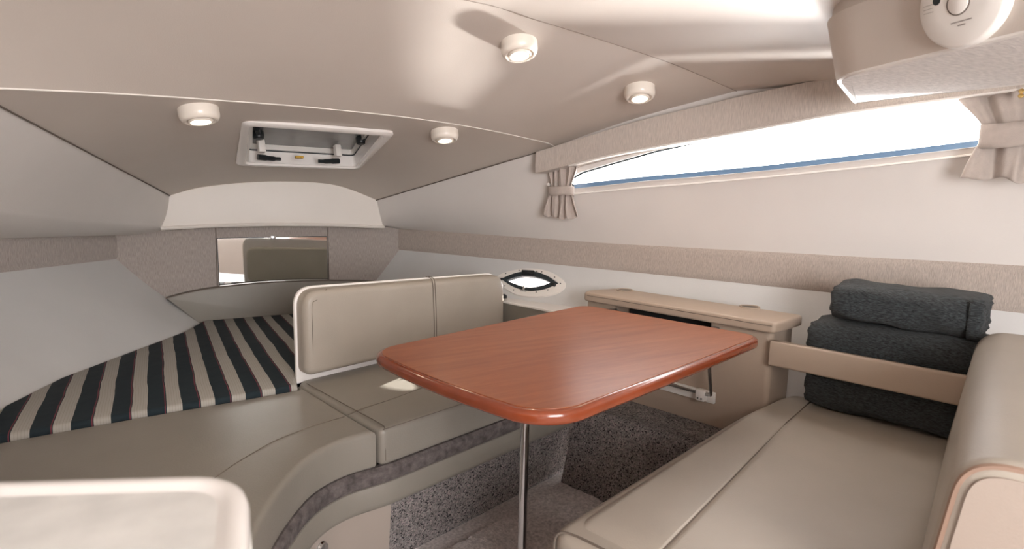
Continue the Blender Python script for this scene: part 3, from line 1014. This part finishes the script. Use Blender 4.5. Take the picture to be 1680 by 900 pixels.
# alarm on the inboard face
nrm = Vector((fdir.y, -fdir.x, 0))
if nrm.x > 0: nrm = -nrm
fv_ = (ZV*.125 + nrm*.030).normalized()
ac = on_plane(1588, 2, op[0], fdir.cross(fv_))
alarm = thing('smoke_alarm', ac, 'round white smoke alarm on the face of the overhead locker', 'alarm')
AF = Frame(ac, fdir, fv_); aw = 1 if AF.w.dot(nrm) > 0 else -1
ar = .084
bm = NB(); lathe(bm, AF, [(ar, -.004*aw), (ar, .014*aw), (ar*.97, .020*aw), (ar*.92, .0225*aw), (ar*.5, .0240*aw), (.001, .0245*aw)], 48, caps=False)
obj('alarm_body', bm, plastic, alarm, smooth=60)
bm = NB(); lathe(bm, AF, [(.0195, .024*aw), (.0195, .0262*aw), (.018, .0272*aw), (.001, .0275*aw)], 28, caps=False)
obj('test_button', bm, plastic, alarm)
bm = NB(); tube(bm, [AF(.0215*math.cos(a), .0215*math.sin(a), .0243*aw) for a in [2*math.pi*k/28 for k in range(28)]], .0011, 5, closed=True)
obj('button_groove', bm, seam_m, alarm)
bm = NB(); lathe(bm, Frame(AF(-.042*1, .016, .019*aw), AF.u, AF.v), [(.008, 0), (.008, .0055*aw), (.001, .006*aw)], 16)
obj('sounder_hole', bm, black, alarm)
for k, (v, h) in enumerate(((-.034, .020), (-.041, .007))):
    bm = NB(); box(bm, AF, .004-h, .004+h, v-.0011, v+.0011, .018*aw, .0250*aw)
    obj('embossed_line', bm, mat('grey_print', (.30, .27, .25), .6), alarm)
bm = NB()
for k in range(3): box(bm, AF, -.070, -.050, .012-.007*k, .0128-.007*k, .018*aw, .0245*aw)
obj('vent_slot', bm, mat('grey_slot', (.36, .33, .30), .6), alarm)

# ------------------------------------------------------------------ mirror and headboard on the bow bulkhead
mq = [on_y(*c, YB-.008) for c in ((358, 391.5), (536.5, 387.5), (537.5, 474), (360, 480))]
x0, x1 = (mq[0].x+mq[3].x)/2, (mq[1].x+mq[2].x)/2
z1, z0 = (mq[0].z+mq[1].z)/2, (mq[2].z+mq[3].z)/2
mir = thing('mirror', ((x0+x1)/2, YB-.004, z0), 'frameless wall mirror on the grey fabric bow bulkhead', 'mirror')
bm = NB(); box(bm, pl, x0-.003, x1+.003, z0-.003, z1+.003, .0005, .005)
obj('backing', bm, black, mir)
bm = NB(); box(bm, pl, x0, x1, z0, z1, .004, .0085)
obj('mirror_glass', bm, mirror_m, mir, smooth=0)
cp = on_y(448, 390, YB-.01)
bm = NB(); box(bm, pl, cp.x-.013, cp.x+.013, cp.z-.008, cp.z+.012, .004, .013, .002)
obj('clip', bm, steel, mir)
for sx in (x0+.008, x1-.008):
    pass

hb = thing('headboard', (XC, YB-.03, .47), 'taupe padded headboard below the mirror at the end of the striped berth', 'headboard')
YH = YB-.045
tp = [on_y(*c, YH) for c in ((272, 489), (305, 480), (360, 470.5), (450, 462.5), (540, 460), (640, 461))]
lo_ = [on_y(*c, YH) for c in ((640, 540), (345, 545))]
plh = Frame((0, YH, 0), (1, 0, 0), (0, 0, 1))
tps = smooth_path(tp, 4)
bm = NB(); slab(bm, plh, [(p.x, p.z) for p in tps] + [(p.x, p.z) for p in lo_], -.044, .0, r1=.008)
obj('headboard_pad', bm, vinyl_dark, hb)
bm = NB(); tube(bm, [p + Vector((0, .004, -.001)) for p in tps], .004, 6)
obj('piping', bm, seam_m, hb)

# ------------------------------------------------------------------ striped berth mattress
front = [on_z(*c, .472) for c in ((-60, 725.5), (0, 715.5), (120, 694), (250, 671.5), (380, 650), (488, 631.5))]
right = [Vector((.302, 2.20, 0)), Vector((1.22, 2.50, 0)), Vector((1.15, 2.62, 0)), Vector((.80, 3.10, 0)), Vector((.72, 3.30, 0))]
left = [Vector((.012, 3.30, 0)), Vector((-.076, 3.072, 0)), Vector((-.25, 2.80, 0)), Vector((-.446, 2.494, 0)), Vector((-.548, 2.233, 0))]
mp_ = [(p.x, p.y) for p in front + right + left]
mtr = thing('striped_mattress', (.2, 2.7, .36), 'navy and stone striped mattress filling the berth in the bow', 'mattress')
bm = NB(); slab(bm, WORLD, mp_, .36, .474, r1=.014, seg=3)
ob = obj('mattress_cover', bm, stripes, mtr)
# stripes are drawn in boat axes: keep the texture origin at the boat origin
for nd in ob.data.materials[0].node_tree.nodes:
    if nd.type == 'TEX_COORD':
        nt = ob.data.materials[0].node_tree
        mpn = nt.nodes.new('ShaderNodeMapping'); mpn.inputs['Location'].default_value = (.2, 2.7, .36)
        outs = [l.to_socket for l in nd.outputs['Object'].links]
        nt.links.new(nd.outputs['Object'], mpn.inputs[0])
        for s_ in outs: nt.links.new(mpn.outputs[0], s_)
bm = NB(); slab(bm, WORLD, offset_poly(ccw(mp_), .03), .005, .356)
structure('trim_7', bm, white_liner, label='berth platform under the striped mattress')

# ------------------------------------------------------------------ settee (forward, curved) cushions and base
J0, J1, J2 = Vector((.293, 2.095)), Vector((.392, 1.733)), Vector((.432, 1.580))
PATH = [Vector((p.x, p.y)) for p in (lf(1.99, 1.377, 0), lf(1.5, 1.377, 0), lf(1.1, 1.377, 0), lf(.92, 1.377, 0))]
CURVE = [Vector(p) for p in ((.432, 1.578), (.335, 1.560), (.240, 1.500), (.160, 1.385), (.096, 1.25), (.052, 1.10), (.022, .93), (.008, .80), (.004, .72))]
curve_s = [Vector((p.x, p.y)) for p in smooth_path([Vector((p.x, p.y, 0)) for p in CURVE], 4)]
back_l = Vector((.302, 2.10)); 
pA = [Vector((p.x, p.y)) for p in (lf(.885, 1.377, 0), lf(1.99, 1.377, 0), lf(1.99, 2.0, 0))] + [Vector((1.26, 2.46)), Vector((.31, 2.145)), J0 + Vector((.002, 0)), J1 + Vector((.002, 0))]
sA = thing('seat_cushion', (.85, 1.9, .345), 'taupe vinyl seat cushion under the table, in front of the backrest', 'cushion', 'settee cushions')
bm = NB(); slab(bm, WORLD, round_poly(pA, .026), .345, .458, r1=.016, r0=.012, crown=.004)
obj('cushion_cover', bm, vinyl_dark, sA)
def seam_line(root, pts, r=.0017, name='seam', k=5):
    bm = NB(); tube(bm, smooth_path(pts, k), r, 5); return obj(name, bm, seam_m, root)
zt = .4625
seam_line(sA, [on_z(*c, zt) for c in ((571, 680), (600, 668), (644, 654), (693, 636), (760, 615), (830, 595))], .0014)
seam_line(sA, [lf(l, 1.3845, .4545) for l in (.90, 1.1, 1.4, 1.7, 2.0)])
seam_line(sA, [Vector((J1.x+.024, J1.y+.02, zt)), Vector((J2.x+.026, J2.y+.03, zt-.001)), Vector((J2.x+.028, J2.y+.011, .448)), Vector((J2.x+.028, J2.y+.003, .40)), Vector((J2.x+.028, J2.y+.002, .36))], .0015)
seam_line(sA, [Vector((J0.x+.03, J0.y-.01, zt)), Vector((J1.x+.024, J1.y+.02, zt))], .0013)

hull_in = [Vector((-.50, 1.93)), Vector((-.60, 1.6)), Vector((-.66, 1.2)), Vector((-.70, .45))]
fr2 = [Vector((p.x, p.y-.004)) for p in front[1:]]
pB = [J2 - Vector((.001, 0))] + curve_s[1:] + [Vector((-.50, 1.0)), Vector((-.52, 1.2)), Vector((-.52, 1.6))] + [fr2[0] + Vector((-.02, 0))] + fr2 + [J0 - Vector((.001, .0)), J1 - Vector((.001, 0))]
sB = thing('seat_cushion', (0, 1.3, .345), 'taupe vinyl corner seat cushion with curved front, in front of the striped mattress', 'cushion', 'settee cushions')
pBc = ccw(pB)
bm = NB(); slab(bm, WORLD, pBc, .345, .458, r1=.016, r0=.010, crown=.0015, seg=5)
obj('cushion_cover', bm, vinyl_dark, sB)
seam_line(sB, [on_z(*c, .4598) for c in ((330, 800), (380, 764), (418, 741), (455, 721), (516, 698), (565, 683))], .0014)
cs_in = offset_poly([*curve_s, Vector((-.5, .45)), Vector((-.5, 1.4)), Vector((.2, 1.8)), Vector((.40, 1.70))][::-1], 0)
def shift_path(path, d):
    out = []
    for i, p in enumerate(path):
        t = (path[min(i+1, len(path)-1)] - path[max(i-1, 0)]).normalized()
        out.append(p + Vector((t.y, -t.x))*d)
    return out
sp_ = shift_path(curve_s, .0085)
# (path runs from the joint towards the galley; the cabin side lies to its left)
side_sign = 1
mid_t = (curve_s[6]-curve_s[4]).normalized(); 
if Vector((mid_t.y, -mid_t.x)).dot(Vector((.6, 1.2))-curve_s[5]) > 0: side_sign = -1
sp_ = shift_path(curve_s, .0078*side_sign)
seam_line(sB, [Vector((p.x, p.y, .4512)) for p in sp_], .0015, k=1)
PATHF = PATH + curve_s[0:]
base = thing('settee_base', (.6, 1.7, 0), 'settee base with speckled carpet front and vinyl rail below the corner cushions', 'settee base')
sgn = -side_sign
def sw(name, prof, m, path=PATHF, closed=True, sm=40):
    bm = NB(); sweep(bm, path, [(o*sgn, z) for o, z in prof], closed); return obj(name, bm, m, base, smooth=sm)
dense = []
for a, b in zip(PATHF, PATHF[1:]):
    k = max(1, int((b-a).length/.03)); dense += [a.lerp(b, t/k) for t in range(k)]
dense.append(PATHF[-1])
sw('loop_strip', [(-.015, .292), (.004, .294), (.012, .305), (.012, .335), (.002, .346), (-.015, .346)], fuzz_m, dense)
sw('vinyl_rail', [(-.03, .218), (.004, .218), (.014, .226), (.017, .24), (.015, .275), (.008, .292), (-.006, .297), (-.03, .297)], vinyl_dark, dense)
sw('carpet_front', [(-.045, .0), (-.035, .0), (-.012, .222), (-.045, .222)], speckle, dense)
# locker door in the curve
ia = next(i for i, p in enumerate(dense) if p.dot(Vector((LV.x, LV.y))) < .935)
dr = dense[ia:ia+26]
bm = NB(); sweep(bm, dr, [(o*sgn, z) for o, z in ((-.03, .012), (-.024, .012), (-.001, .220), (-.018, .222))], True)
door = obj('locker_door', bm, door_m, base)
kp = on_plane(527, 897, (.227, 1.323, .31), (.6, -.8, 0))
i_k = min(range(len(dense)), key=lambda i: (dense[i]-Vector((.235, 1.44))).length)
kq = on_z(527, 898, .205)
tt = (dense[i_k+1]-dense[i_k-1]).normalized(); no = Vector((tt.y, -tt.x, 0))*sgn
kc = Vector((dense[i_k].x, dense[i_k].y, .165)) + no*.004
bestk = min(((abs(z_-.15), i, z_) for i in range(ia+2, ia+24) for z_ in (.10, .12, .14, .16, .18, .2)
             if True), key=lambda q: 0)
def px_of(p):
    d = Vector(p)-EYE; k = d.dot(FW); return 840+FPX*d.dot(RT)/k, 450-FPX*d.dot(UP)/k
cand = []
for i in range(ia+2, ia+25):
    for z_ in [.08+.005*k for k in range(28)]:
        t_ = (dense[i+1]-dense[i-1]).normalized(); n_ = Vector((t_.y, -t_.x, 0))*sgn
        off = lerp(-.024, -.001, (z_-.012)/.208)
        p = Vector((dense[i].x, dense[i].y, z_)) + n_*off
        q = px_of(p); cand.append(((q[0]-527)**2+(q[1]-897)**2, p, n_, t_))
_, kc, kn, kt = min(cand, key=lambda q: q[0])
bm = NB(); kf = Frame(kc, (kt.x, kt.y, 0), ZV); kw = 1 if kf.w.dot(kn) > 0 else -1
lathe(bm, kf, [(.019, 0), (.019, .005*kw), (.015, .008*kw), (.015, .013*kw), (.007, .0135*kw), (.001, .011*kw)], 28)
obj('knob', bm, chrome, door)
# carcass below the cushions
bm = NB()
car = [lf(1.98, 1.47, 0), lf(.96, 1.47, 0), (.34, 1.60), (.23, 1.66), (.11, 1.55), (.02, 1.36), (-.05, 1.0), (-.07, .80), (-.40, 1.0), (-.40, 1.3), (-.40, 1.6), (-.36, 1.88), (.24, 1.96), (.27, 2.10), (1.15, 2.32), lf(1.98, 1.95, 0)]
slab(bm, WORLD, [(p[0], p[1]) for p in car], .005, .342)
obj('carcass', bm, vinyl_dark, base, smooth=0)

# ------------------------------------------------------------------ settee backrest
b0, b1 = Vector((.297, 2.128, .462)), Vector((1.283, 2.452, .462))
BF = Frame(b0, b1-b0, ZV)
bw = 1 if BF.w.y < 0 else -1                        # w sign towards the cabin
Lb = (b1-b0).length
br = thing('backrest', (b0+b1)/2, 'taupe padded backrest with white rear shell behind the table', 'backrest')
bm = NB(); slab(bm, BF, round_poly([(0, -.012), (Lb, -.005), (Lb-.004, .308), (0, .345)], [.006, .006, .075, .075], 8), -.020*bw, -.004*bw, r1=.003, r0=.005)
obj('white_shell', bm, gelcoat, br)
bm = NB(); slab(bm, BF, round_poly([(.007, .025), (Lb-.004, .028), (Lb-.012, .303), (.008, .338)], [.035, .035, .07, .07], 8), -.004*bw, .058*bw, r1=.026, seg=6, crown=.006)
obj('pad', bm, vinyl, br)
bm = NB(); slab(bm, BF, round_poly([(.03, .02), (Lb-.03, .02), (Lb-.03, .262), (.03, .272)], .06, 6), -.020*bw, -.050*bw, r1=.012)
obj('rear_pad', bm, vinyl_back, br)
for du in (0, .012):
    bm = NB(); tube(bm, smooth_path([BF(.575+du, .333, .020*bw), BF(.575+du, .330, .050*bw), BF(.577+du, .314, .0615*bw), BF(.58+du, .25, .0645*bw), BF(.585+du, .12, .0645*bw), BF(.585+du, .06, .063*bw)], 4), .0015, 5)
    obj('seam', bm, seam_m, br)
bm = NB(); tube(bm, smooth_path([BF(.034, .05, .0560*bw), BF(.034, .18, .0575*bw), BF(.036, .285, .0570*bw), BF(.055, .302, .0575*bw), BF(.10, .333, .045*bw)], 4), .0014, 5)
obj('seam', bm, seam_m, br)

# side shelf between backrest and console
ss = thing('side_shelf', lf(2.1, 1.8, .45), 'low taupe side ledge under the porthole, behind the table', 'shelf')
shp = [lf(2.0, 1.49, 0), lf(2.20, 1.49, 0), lf(2.17, 2.05, 0), lf(2.0, 2.05, 0)]
bm = NB(); slab(bm, WORLD, [(p.x, p.y) for p in shp], .40, .612)
obj('shelf_side', bm, vinyl_dark, ss, smooth=0)
shp2 = [lf(1.992, 1.485, 0), lf(2.22, 1.485, 0), lf(2.19, 2.05, 0), lf(1.992, 2.05, 0)]
bm = NB(); slab(bm, WORLD, [(p.x, p.y) for p in shp2], .612, .622, r1=.004)
obj('shelf_top', bm, gelcoat, ss)
kp = on_plane(826, 487, lf(2.05, 0, 0), LV)
kn = thing('swivel_knob', kp, 'small black ball fitting on the side ledge at the end of the backrest', 'fitting')
bm = NB(); lathe(bm, Frame(kp - LV*.0, FV, ZV), [(.001, -.018), (.012, -.015), (.0165, -.006), (.0165, .006), (.012, .015), (.001, .018)], 20)
obj('ball', bm, black, kn)
bm = NB(); tube(bm, [kp, Vector((kp.x, kp.y, .62))], .007, 10)
obj('stem', bm, black, kn)

# ------------------------------------------------------------------ dinette table
TZ = .705
tc_ = [on_z(*c, TZ) for c in ((602, 574), (905, 688), (1255, 551), (958, 499))]
tb = thing('dining_table', lf(1.05, .957, 0), 'cherry wood dinette table with rounded red edge on a chrome leg', 'table')
q = [((p.dot(LV)), (p.dot(FV))) for p in tc_]         # A(in,fwd) B(in,aft) C(out,aft) D(out,fwd)
lin, lout = (q[0][0]+q[1][0])/2, (q[2][0]+q[3][0])/2
def bulged(p, bulge, rcut, n=14):
    "corner points joined by bowed edges, corners rounded"
    out = []; m = len(p); cen = sum(p, Vector((0, 0)))/m
    def pt_on(i, t):
        a, b = p[i], p[(i+1) % m]; e = b-a; nn = Vector((e.y, -e.x)).normalized()
        if nn.dot(cen-a) > 0: nn = -nn
        return a + e*t + nn*bulge[i]*4*t*(1-t)
    for i in range(m):
        L0, L1 = (p[i]-p[i-1]).length, (p[(i+1) % m]-p[i]).length
        a, b = pt_on((i-1) % m, 1-rcut[i]/L0), pt_on(i, rcut[i]/L1)
        c = p[i] + ((a-p[i])+(b-p[i]))*.12
        for k in range(9):
            t = k/8; out.append(a*(1-t)**2 + c*2*t*(1-t) + b*t*t)
        t1 = 1-rcut[(i+1) % m]/L1; t0 = rcut[i]/L1
        for k in range(1, n): out.append(pt_on(i, lerp(t0, t1, k/n)))
    return out
op_ = ccw(bulged([Vector(a) for a in q], [.028, .004, 0, .004], [.075, .10, .06, .06]))
bm = NB(); slab(bm, LFRAME, op_, TZ-.034, TZ, r1=.013, r0=.013, seg=5)
obj('edge_band', bm, red_trim, tb)
bm = NB(); slab(bm, LFRAME, offset_poly(ccw(op_), .016), TZ-.004, TZ+.0012)
obj('tabletop', bm, wood, tb, smooth=30)
tl = lf(1.05, .957, 0)
bm = NB(); tube(bm, [tl + ZV*.0185, tl + ZV*(TZ-.034)], .0118, 20)
obj('leg', bm, chrome, tb)
bm = NB(); lathe(bm, Frame(tl, LV, FV), [(.045, .0185), (.045, .0195), (.03, .022), (.014, .03), (.013, .05)], 24)
obj('foot', bm, chrome, tb)
bm = NB(); lathe(bm, Frame(tl, LV, FV), [(.05, TZ-.034), (.05, TZ-.04), (.018, TZ-.05), (.015, TZ-.075)], 24)
obj('leg_socket', bm, steel, tb)
# ------------------------------------------------------------------ side console with cup holders
cn = thing('side_console', lf(2.08, 1.08, .30), 'beige vinyl side console with padded lid and cup holders behind the table', 'console')
CLF = Frame((0, 0, 0), FV, ZV)                       # u = forward, v = up, w along outboard (FV x ZV)
cwn = 1 if CLF.w.dot(LV) > 0 else -1
body = [(.685, .305), (1.468, .305), (1.468, .70), (1.325, .70), (1.325, .648), (.905, .648), (.905, .70), (.685, .70)]
bm = NB(); slab(bm, CLF, body, 2.0*cwn, 2.19*cwn, r0=.0)
es = [e for e in bm.edges if all(abs(v.co.dot(LV)-2.0) < 1e-4 for v in e.verts) and all(abs(v.co.dot(FV)-.685) < 1e-4 for v in e.verts)]
bmesh.ops.bevel(bm, geom=es, offset=.022, segments=5, affect='EDGES', profile=.5)
obj('console_body', bm, vinyl_warm, cn)
bm = NB(); box(bm, LFRAME, 2.10, 2.185, .91, 1.32, .649, .699)
obj('slot_lining', bm, dark, cn, smooth=0)
lid = [(1.972, .655), (2.205, .655), (2.190, 1.452), (2.12, 1.478), (1.985, 1.478)]
lid = [(1.968, .668), (2.195, .648), (2.180, 1.43), (2.03, 1.485), (1.968, 1.47)]
bm = NB(); slab(bm, LFRAME, round_poly(lid, [.02, .03, .04, .05, .02]), .700, .738, r1=.010, r0=.008)
obj('lid', bm, vinyl_warm, cn)
bm = NB(); tube(bm, [lf(1.9675, f, .7255) for f in (.68, .9, 1.2, 1.45)], .0012, 5)
obj('seam', bm, seam_m, cn)
for (cx, cy) in ((1025, 475.5), (1230, 503)):
    p = on_z(cx, cy, .7395)
    bm = NB(); lathe(bm, Frame((p.x, p.y, .7385), LV, FV), [(.037, -.001), (.037, .0035), (.033, .004), (.031, .001), (.030, -.02)], 32, caps=False)
    ch = obj('cup_holder', bm, vinyl_warm, cn)
    bm = NB(); lathe(bm, Frame((p.x, p.y, .7385), LV, FV), [(.0001, .0004), (.031, .0006)], 28, caps=False)
    obj('well', bm, mat('cup_well', (.10, .085, .07), .5), ch)
# rail for the wire support and table hooks
bm = NB(); box(bm, LFRAME, 1.985, 2.0, .868, 1.36, .395, .437, .003)
rl = obj('support_rail', bm, plastic, cn)
bm = NB(); box(bm, LFRAME, 1.955, 1.987, .893, .93, .402, .445, .006, 3)
cl = obj('clip', bm, plastic, cn)
for f_ in (.904, .918):
    bm = NB(); lathe(bm, Frame(lf(1.955, f_, .414), FV, ZV), [(.0032, -.002), (.0032, .002)], 8)
    obj('clip_screw', bm, black, cl)
for f_ in (1.325, .885):
    bm = NB(); box(bm, LFRAME, 1.93, 2.0, f_-.012, f_+.012, .672, .684, .002)
    box(bm, LFRAME, 1.93, 1.945, f_-.012, f_+.012, .66, .684, .002)
    obj('table_hook', bm, steel, cn)
# folding wire support under the table
bm = NB()
ls = 1.965
tube(bm, smooth_path([lf(ls, 1.30, .438), lf(ls, 1.1, .436), lf(ls, .95, .432), lf(ls, .885, .433), lf(ls-.012, .868, .445), lf(ls-.03, .866, .50), lf(ls-.05, .868, .60), lf(ls-.06, .87, .668)], 5), .0062, 8)
tube(bm, [lf(ls, 1.30, .438), lf(ls-.03, 1.31, .5), lf(ls-.06, 1.31, .668)], .0062, 8)
obj('wire_support', bm, steel, cn)

# speckled hull lining and ledge under the console
bm = NB()
def low_lin(u, v):
    f = lerp(.0, 1.36, u)
    pts = [(1.715, -.002), (1.80, .292), (1.815, .303), (2.02, .306)]
    k = v*3; i = min(2, int(k)); t = k-i
    return lf(lerp(pts[i][0], pts[i+1][0], t), f, lerp(pts[i][1], pts[i+1][1], t))
grid(bm, low_lin, 12, 12)
structure('trim_8', bm, speckle, smooth=30, label='speckled carpet lining on the hull below the console')

# carpet mat on the sole
cm = [on_z(*c, .016) for c in ((700, 925), (752, 898), (850, 843), (928, 793), (955, 802), (983, 809), (960, 850), (860, 960), (760, 1000))]
cpts = [(p.x, p.y) for p in cm] 
bm = NB()
polyc = [Vector(lf(a, b, 0)[:2]) for a, b in ((.80, 1.315), (1.69, 1.315), (1.69, .72), (.80, .72))]
edge = []
for a, b in zip(polyc, polyc[1:]+polyc[:1]):
    k = int((b-a).length/.012)
    edge += [a.lerp(b, t/k) + Vector((random.uniform(-.003, .003), random.uniform(-.003, .003))) for t in range(k)]
def pile(x, y):
    return Vector((x, y, .018 + random.uniform(-.0035, .0035)))
panel(bm, [tuple(e) for e in edge], [], pile, .012)
rim = [v for v in bm.verts if v.is_boundary]
top_e = [e for e in bm.edges if e.is_boundary]
ret = bmesh.ops.extrude_edge_only(bm, edges=top_e)
for v in ret['geom']:
    if isinstance(v, bmesh.types.BMVert): v.co.z = .001
tag(obj('carpet', bm, carpet_m, smooth=70), 'loose pale grey carpet on the floor under the table', 'carpet')

# ------------------------------------------------------------------ near bench
bn = thing('bench', lf(1.5, .43, 0), 'beige upholstered bench seat in the right foreground', 'bench')
bp_ = [(.868, .11), (2.18, .11), (2.18, .70), (1.98, .678), (1.75, .712), (.868, .715)]
bp_ = [(.868, .05), (2.17, .06), (2.17, .66), (1.86, .705), (.868, .718)]
bm = NB()
# cushion built as a grid so that the seam can sink between its two lobes
pol = round_poly(bp_, [.02, .02, .05, .2, .05], 6)
slab(bm, LFRAME, pol, .33, .452, r1=.03, r0=.01, seg=6, crown=.0)
obj('cushion_cover', bm, vinyl, bn)
def lobes(f0, f1, l0a, l1a, seam0, l1b, h):
    bm = NB()
    def fn(u, v):
        f = lerp(f0(u), f1(u), v)
        l = lerp(l0a, l1a, u)
        e = min(1, (.6+v*20 if seam0 else v*6), ((1-v)*5 if seam0 else .6+(1-v)*40)); e = math.sin(e*math.pi/2)
        eu = min(1, min(u, 1-u)*14); eu = math.sin(eu*math.pi/2)
        return lf(l, f, .440 + h*min(e, 1)*eu)
    grid(bm, fn, 40, 48)
    return bm
seamf = lambda u: interp([(0, .500), (.75, .565), (1, .575)], u)
fr_f = lambda u: interp([(0, .700), (.75, .690), (.9, .668), (1, .64)], u)
obj('front_lobe', lobes(seamf, fr_f, .892, 2.15, True, 0, .022), vinyl, bn, smooth=80)
obj('main_lobe', lobes(lambda u: .11, seamf, .892, 2.15, False, 0, .022), vinyl, bn, smooth=80)
bm = NB(); tube(bm, [lf(lerp(.895, 2.1, i/20), seamf(i/20), .4582) for i in range(21)], .0020, 6)
obj('seam', bm, seam_m, bn)
bm = NB(); tube(bm, smooth_path([lf(.868, .70, .34), lf(.868, .70, .40), lf(.876, .70, .443), lf(.89, .66, .452), lf(.892, .5, .453), lf(.892, .3, .453)], 4), .0028, 6)
obj('piping', bm, seam_m, bn)
bm = NB(); slab(bm, LFRAME, [(.90, .12), (1.72, .12), (1.72, .66), (.90, .66)], .002, .33)
obj('bench_base', bm, speckle, bn, smooth=0)

nb = thing('bolster', lf(1.5, .05, .45), 'padded beige bolster backrest cropped by the right edge of the frame', 'backrest')
NBU = (FV - LV*.066).normalized()
NBF = Frame(lf(0, -.125, 0), NBU, ZV); nw = 1 if NBF.w.dot(LV) > 0 else -1
prof = round_poly([(.178, .448), (.136, .80), (-.10, .80), (-.08, .448)], [.03, .065, .07, .02], 8)
bm = NB(); slab(bm, NBF, prof, 1.015*nw, 2.08*nw, r0=.022, r1=.03, seg=5)
obj('pad', bm, vinyl, nb)
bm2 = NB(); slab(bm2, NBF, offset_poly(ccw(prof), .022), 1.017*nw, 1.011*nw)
obj('end_panel', bm2, mat('glow_tinted_vinyl', (.36, .30, .255), .45, .1, 240), nb)  # warm glow on the bolster end is put into this vinyl's colour
pip = offset_poly(ccw(prof), .010)
bm = NB(); tube(bm, [NBF(p.x, p.y, 1.021*nw) for p in pip], .005, 6, closed=True)
obj('piping', bm, mat('tan_piping', (.30, .20, .15), .5), nb)

# bar that holds the blankets
bar = thing('restraint_bar', lf(1.985, .40, .585), 'beige padded bar across the rolled blankets', 'bar')
bm = NB()
BAF = Frame((0, 0, 0), FV, ZV)
slab(bm, LFRAME, round_poly([(1.972, .13), (2.0, .13), (2.0, .684), (1.972, .684)], .004), .588, .676, r1=.008, r0=.008)
obj('bar_pad', bm, vinyl_warm, bar)

# ------------------------------------------------------------------ rolled blankets
def blanket(label, zc, hz, l0, l1, f0, f1, n_lay, seed, tilt=0):
    "folded roll: a spiral of cloth seen from its ends, run along the hull"
    rnd = random.Random(seed)
    root = thing('rolled_blanket', lf((l0+l1)/2, (f0+f1)/2, zc-hz), label, 'blanket', 'rolled charcoal blankets')
    cl_, rx = (l0+l1)/2, (l1-l0)/2
    prof = []
    N_ = 34
    for k in range(N_):
        a = 2*math.pi*k/N_
        c, s = math.cos(a), math.sin(a)
        e = .62
        prof.append((math.copysign(abs(c)**e, c)*rx, math.copysign(abs(s)**e, s)*hz))
    bm = NB(); rings = []
    NF = 26
    for i in range(NF+1):
        t = i/NF; f = lerp(f0, f1, t)
        k = 1 - .10*max(0, 1-min(t, 1-t)*9)**2
        ring = []
        for j, (a, b) in enumerate(prof):
            w = .0035*math.sin(t*7+j*.9+seed) + .0022*math.sin(t*19+j*.4)
            ef = .0035*math.sin(j*1.7+seed)*(1 if i in (0, NF) else 0)
            ring.append(bm.verts.new(lf(cl_ + a*k + w, f+ef, zc + b*k + w*.8 + tilt*(t-.5))))
        rings.append(ring)
    for a, b in zip(rings, rings[1:]): ring_faces(bm, a, b)
    # rolled ends: nested rings stepping in and out
    for ring, sg in ((rings[0], -1), (rings[-1], 1)):
        prev = ring
        cx = sum((v.co for v in ring), Vector())/len(ring)
        for q_ in range(1, 7):
            sc = 1 - q_*.15
            d_ = FV*sg*(.006 if q_ % 2 else -.006)
            nr = [bm.verts.new(cx + (v.co-cx)*sc + d_) for v in ring]
            ring_faces(bm, prev, nr); prev = nr
        bm.faces.new(prev)
    o = obj('cloth', bm, blanket_m, root, smooth=70)
    # hem flap on the outside
    bm = NB()
    def hem(u, v):
        j = lerp(.30, -.42, v)*math.pi
        c, s = math.cos(math.pi-j*.9), math.sin(j)
        e = .62
        return lf(cl_ + math.copysign(abs(c)**e, c)*(rx+.003), lerp(f0+.0, f0+.03, u), zc + math.copysign(abs(s)**e, s)*(hz+.003))
    grid(bm, hem, 4, 16)
    h_ = obj('hem', bm, blanket_m, root, smooth=70)
    sm = h_.modifiers.new('thickness', 'SOLIDIFY'); sm.thickness = .003
    return root
blanket('charcoal rolled blanket on top of the stack above the padded bar', .823, .062, 2.03, 2.27, .145, .528, 5, 1)
blanket('charcoal rolled blanket in the middle of the stack, behind the padded bar', .694, .066, 2.02, 2.25, .125, .585, 5, 2, tilt=-.012)
blanket('charcoal rolled blanket at the bottom, lying on the bench under the padded bar', .547, .082, 2.01, 2.18, .13, .575, 5, 3)

# ------------------------------------------------------------------ galley counter
gc = thing('galley_counter', (-.25, .5, 0), 'white galley counter with raised rim in the left foreground', 'counter')
GZ = .90
g = [on_z(*c, GZ) for c in ((0, 785), (392, 774), (424, 800), (409, 905))]
gpl = [Vector((-.75, g[0].y + (g[0].y-g[1].y)/(g[1].x-g[0].x)*(.75+g[0].x))), Vector((g[1].x+.008, g[1].y-.003)), Vector((g[3].x+.0, g[3].y)), Vector((g[3].x-.03, .20)), Vector((-.75, .20))]
gr = round_poly(gpl, [.02, .03, .01, .02, .02][::1] if ccw(gpl)[0] == gpl[0] else [.02, .02, .01, .05, .02], 8)
bm = NB()
rr = [(0, GZ-.045), (0, GZ-.010), (.002, GZ-.003), (.006, GZ), (.012, GZ), (.016, GZ-.001), (.020, GZ-.004), (.026, GZ-.005)]
rings = []
for ins, z in rr:
    rings.append([bm.verts.new((p.x, p.y, z)) for p in offset_poly(ccw(gr), ins)])
for a, b in zip(rings, rings[1:]): ring_faces(bm, a, b)
bm.faces.new(rings[0])
obj('raised_rim', bm, gelcoat, gc)
bm = NB(); slab(bm, WORLD, offset_poly(ccw(gr), .022), GZ-.03, GZ-.0045)
obj('countertop', bm, counter_m, gc, smooth=0)
bm = NB(); slab(bm, WORLD, offset_poly(ccw(gr), .045), .002, GZ-.045)
obj('cabinet', bm, wood_dark, gc, smooth=0)
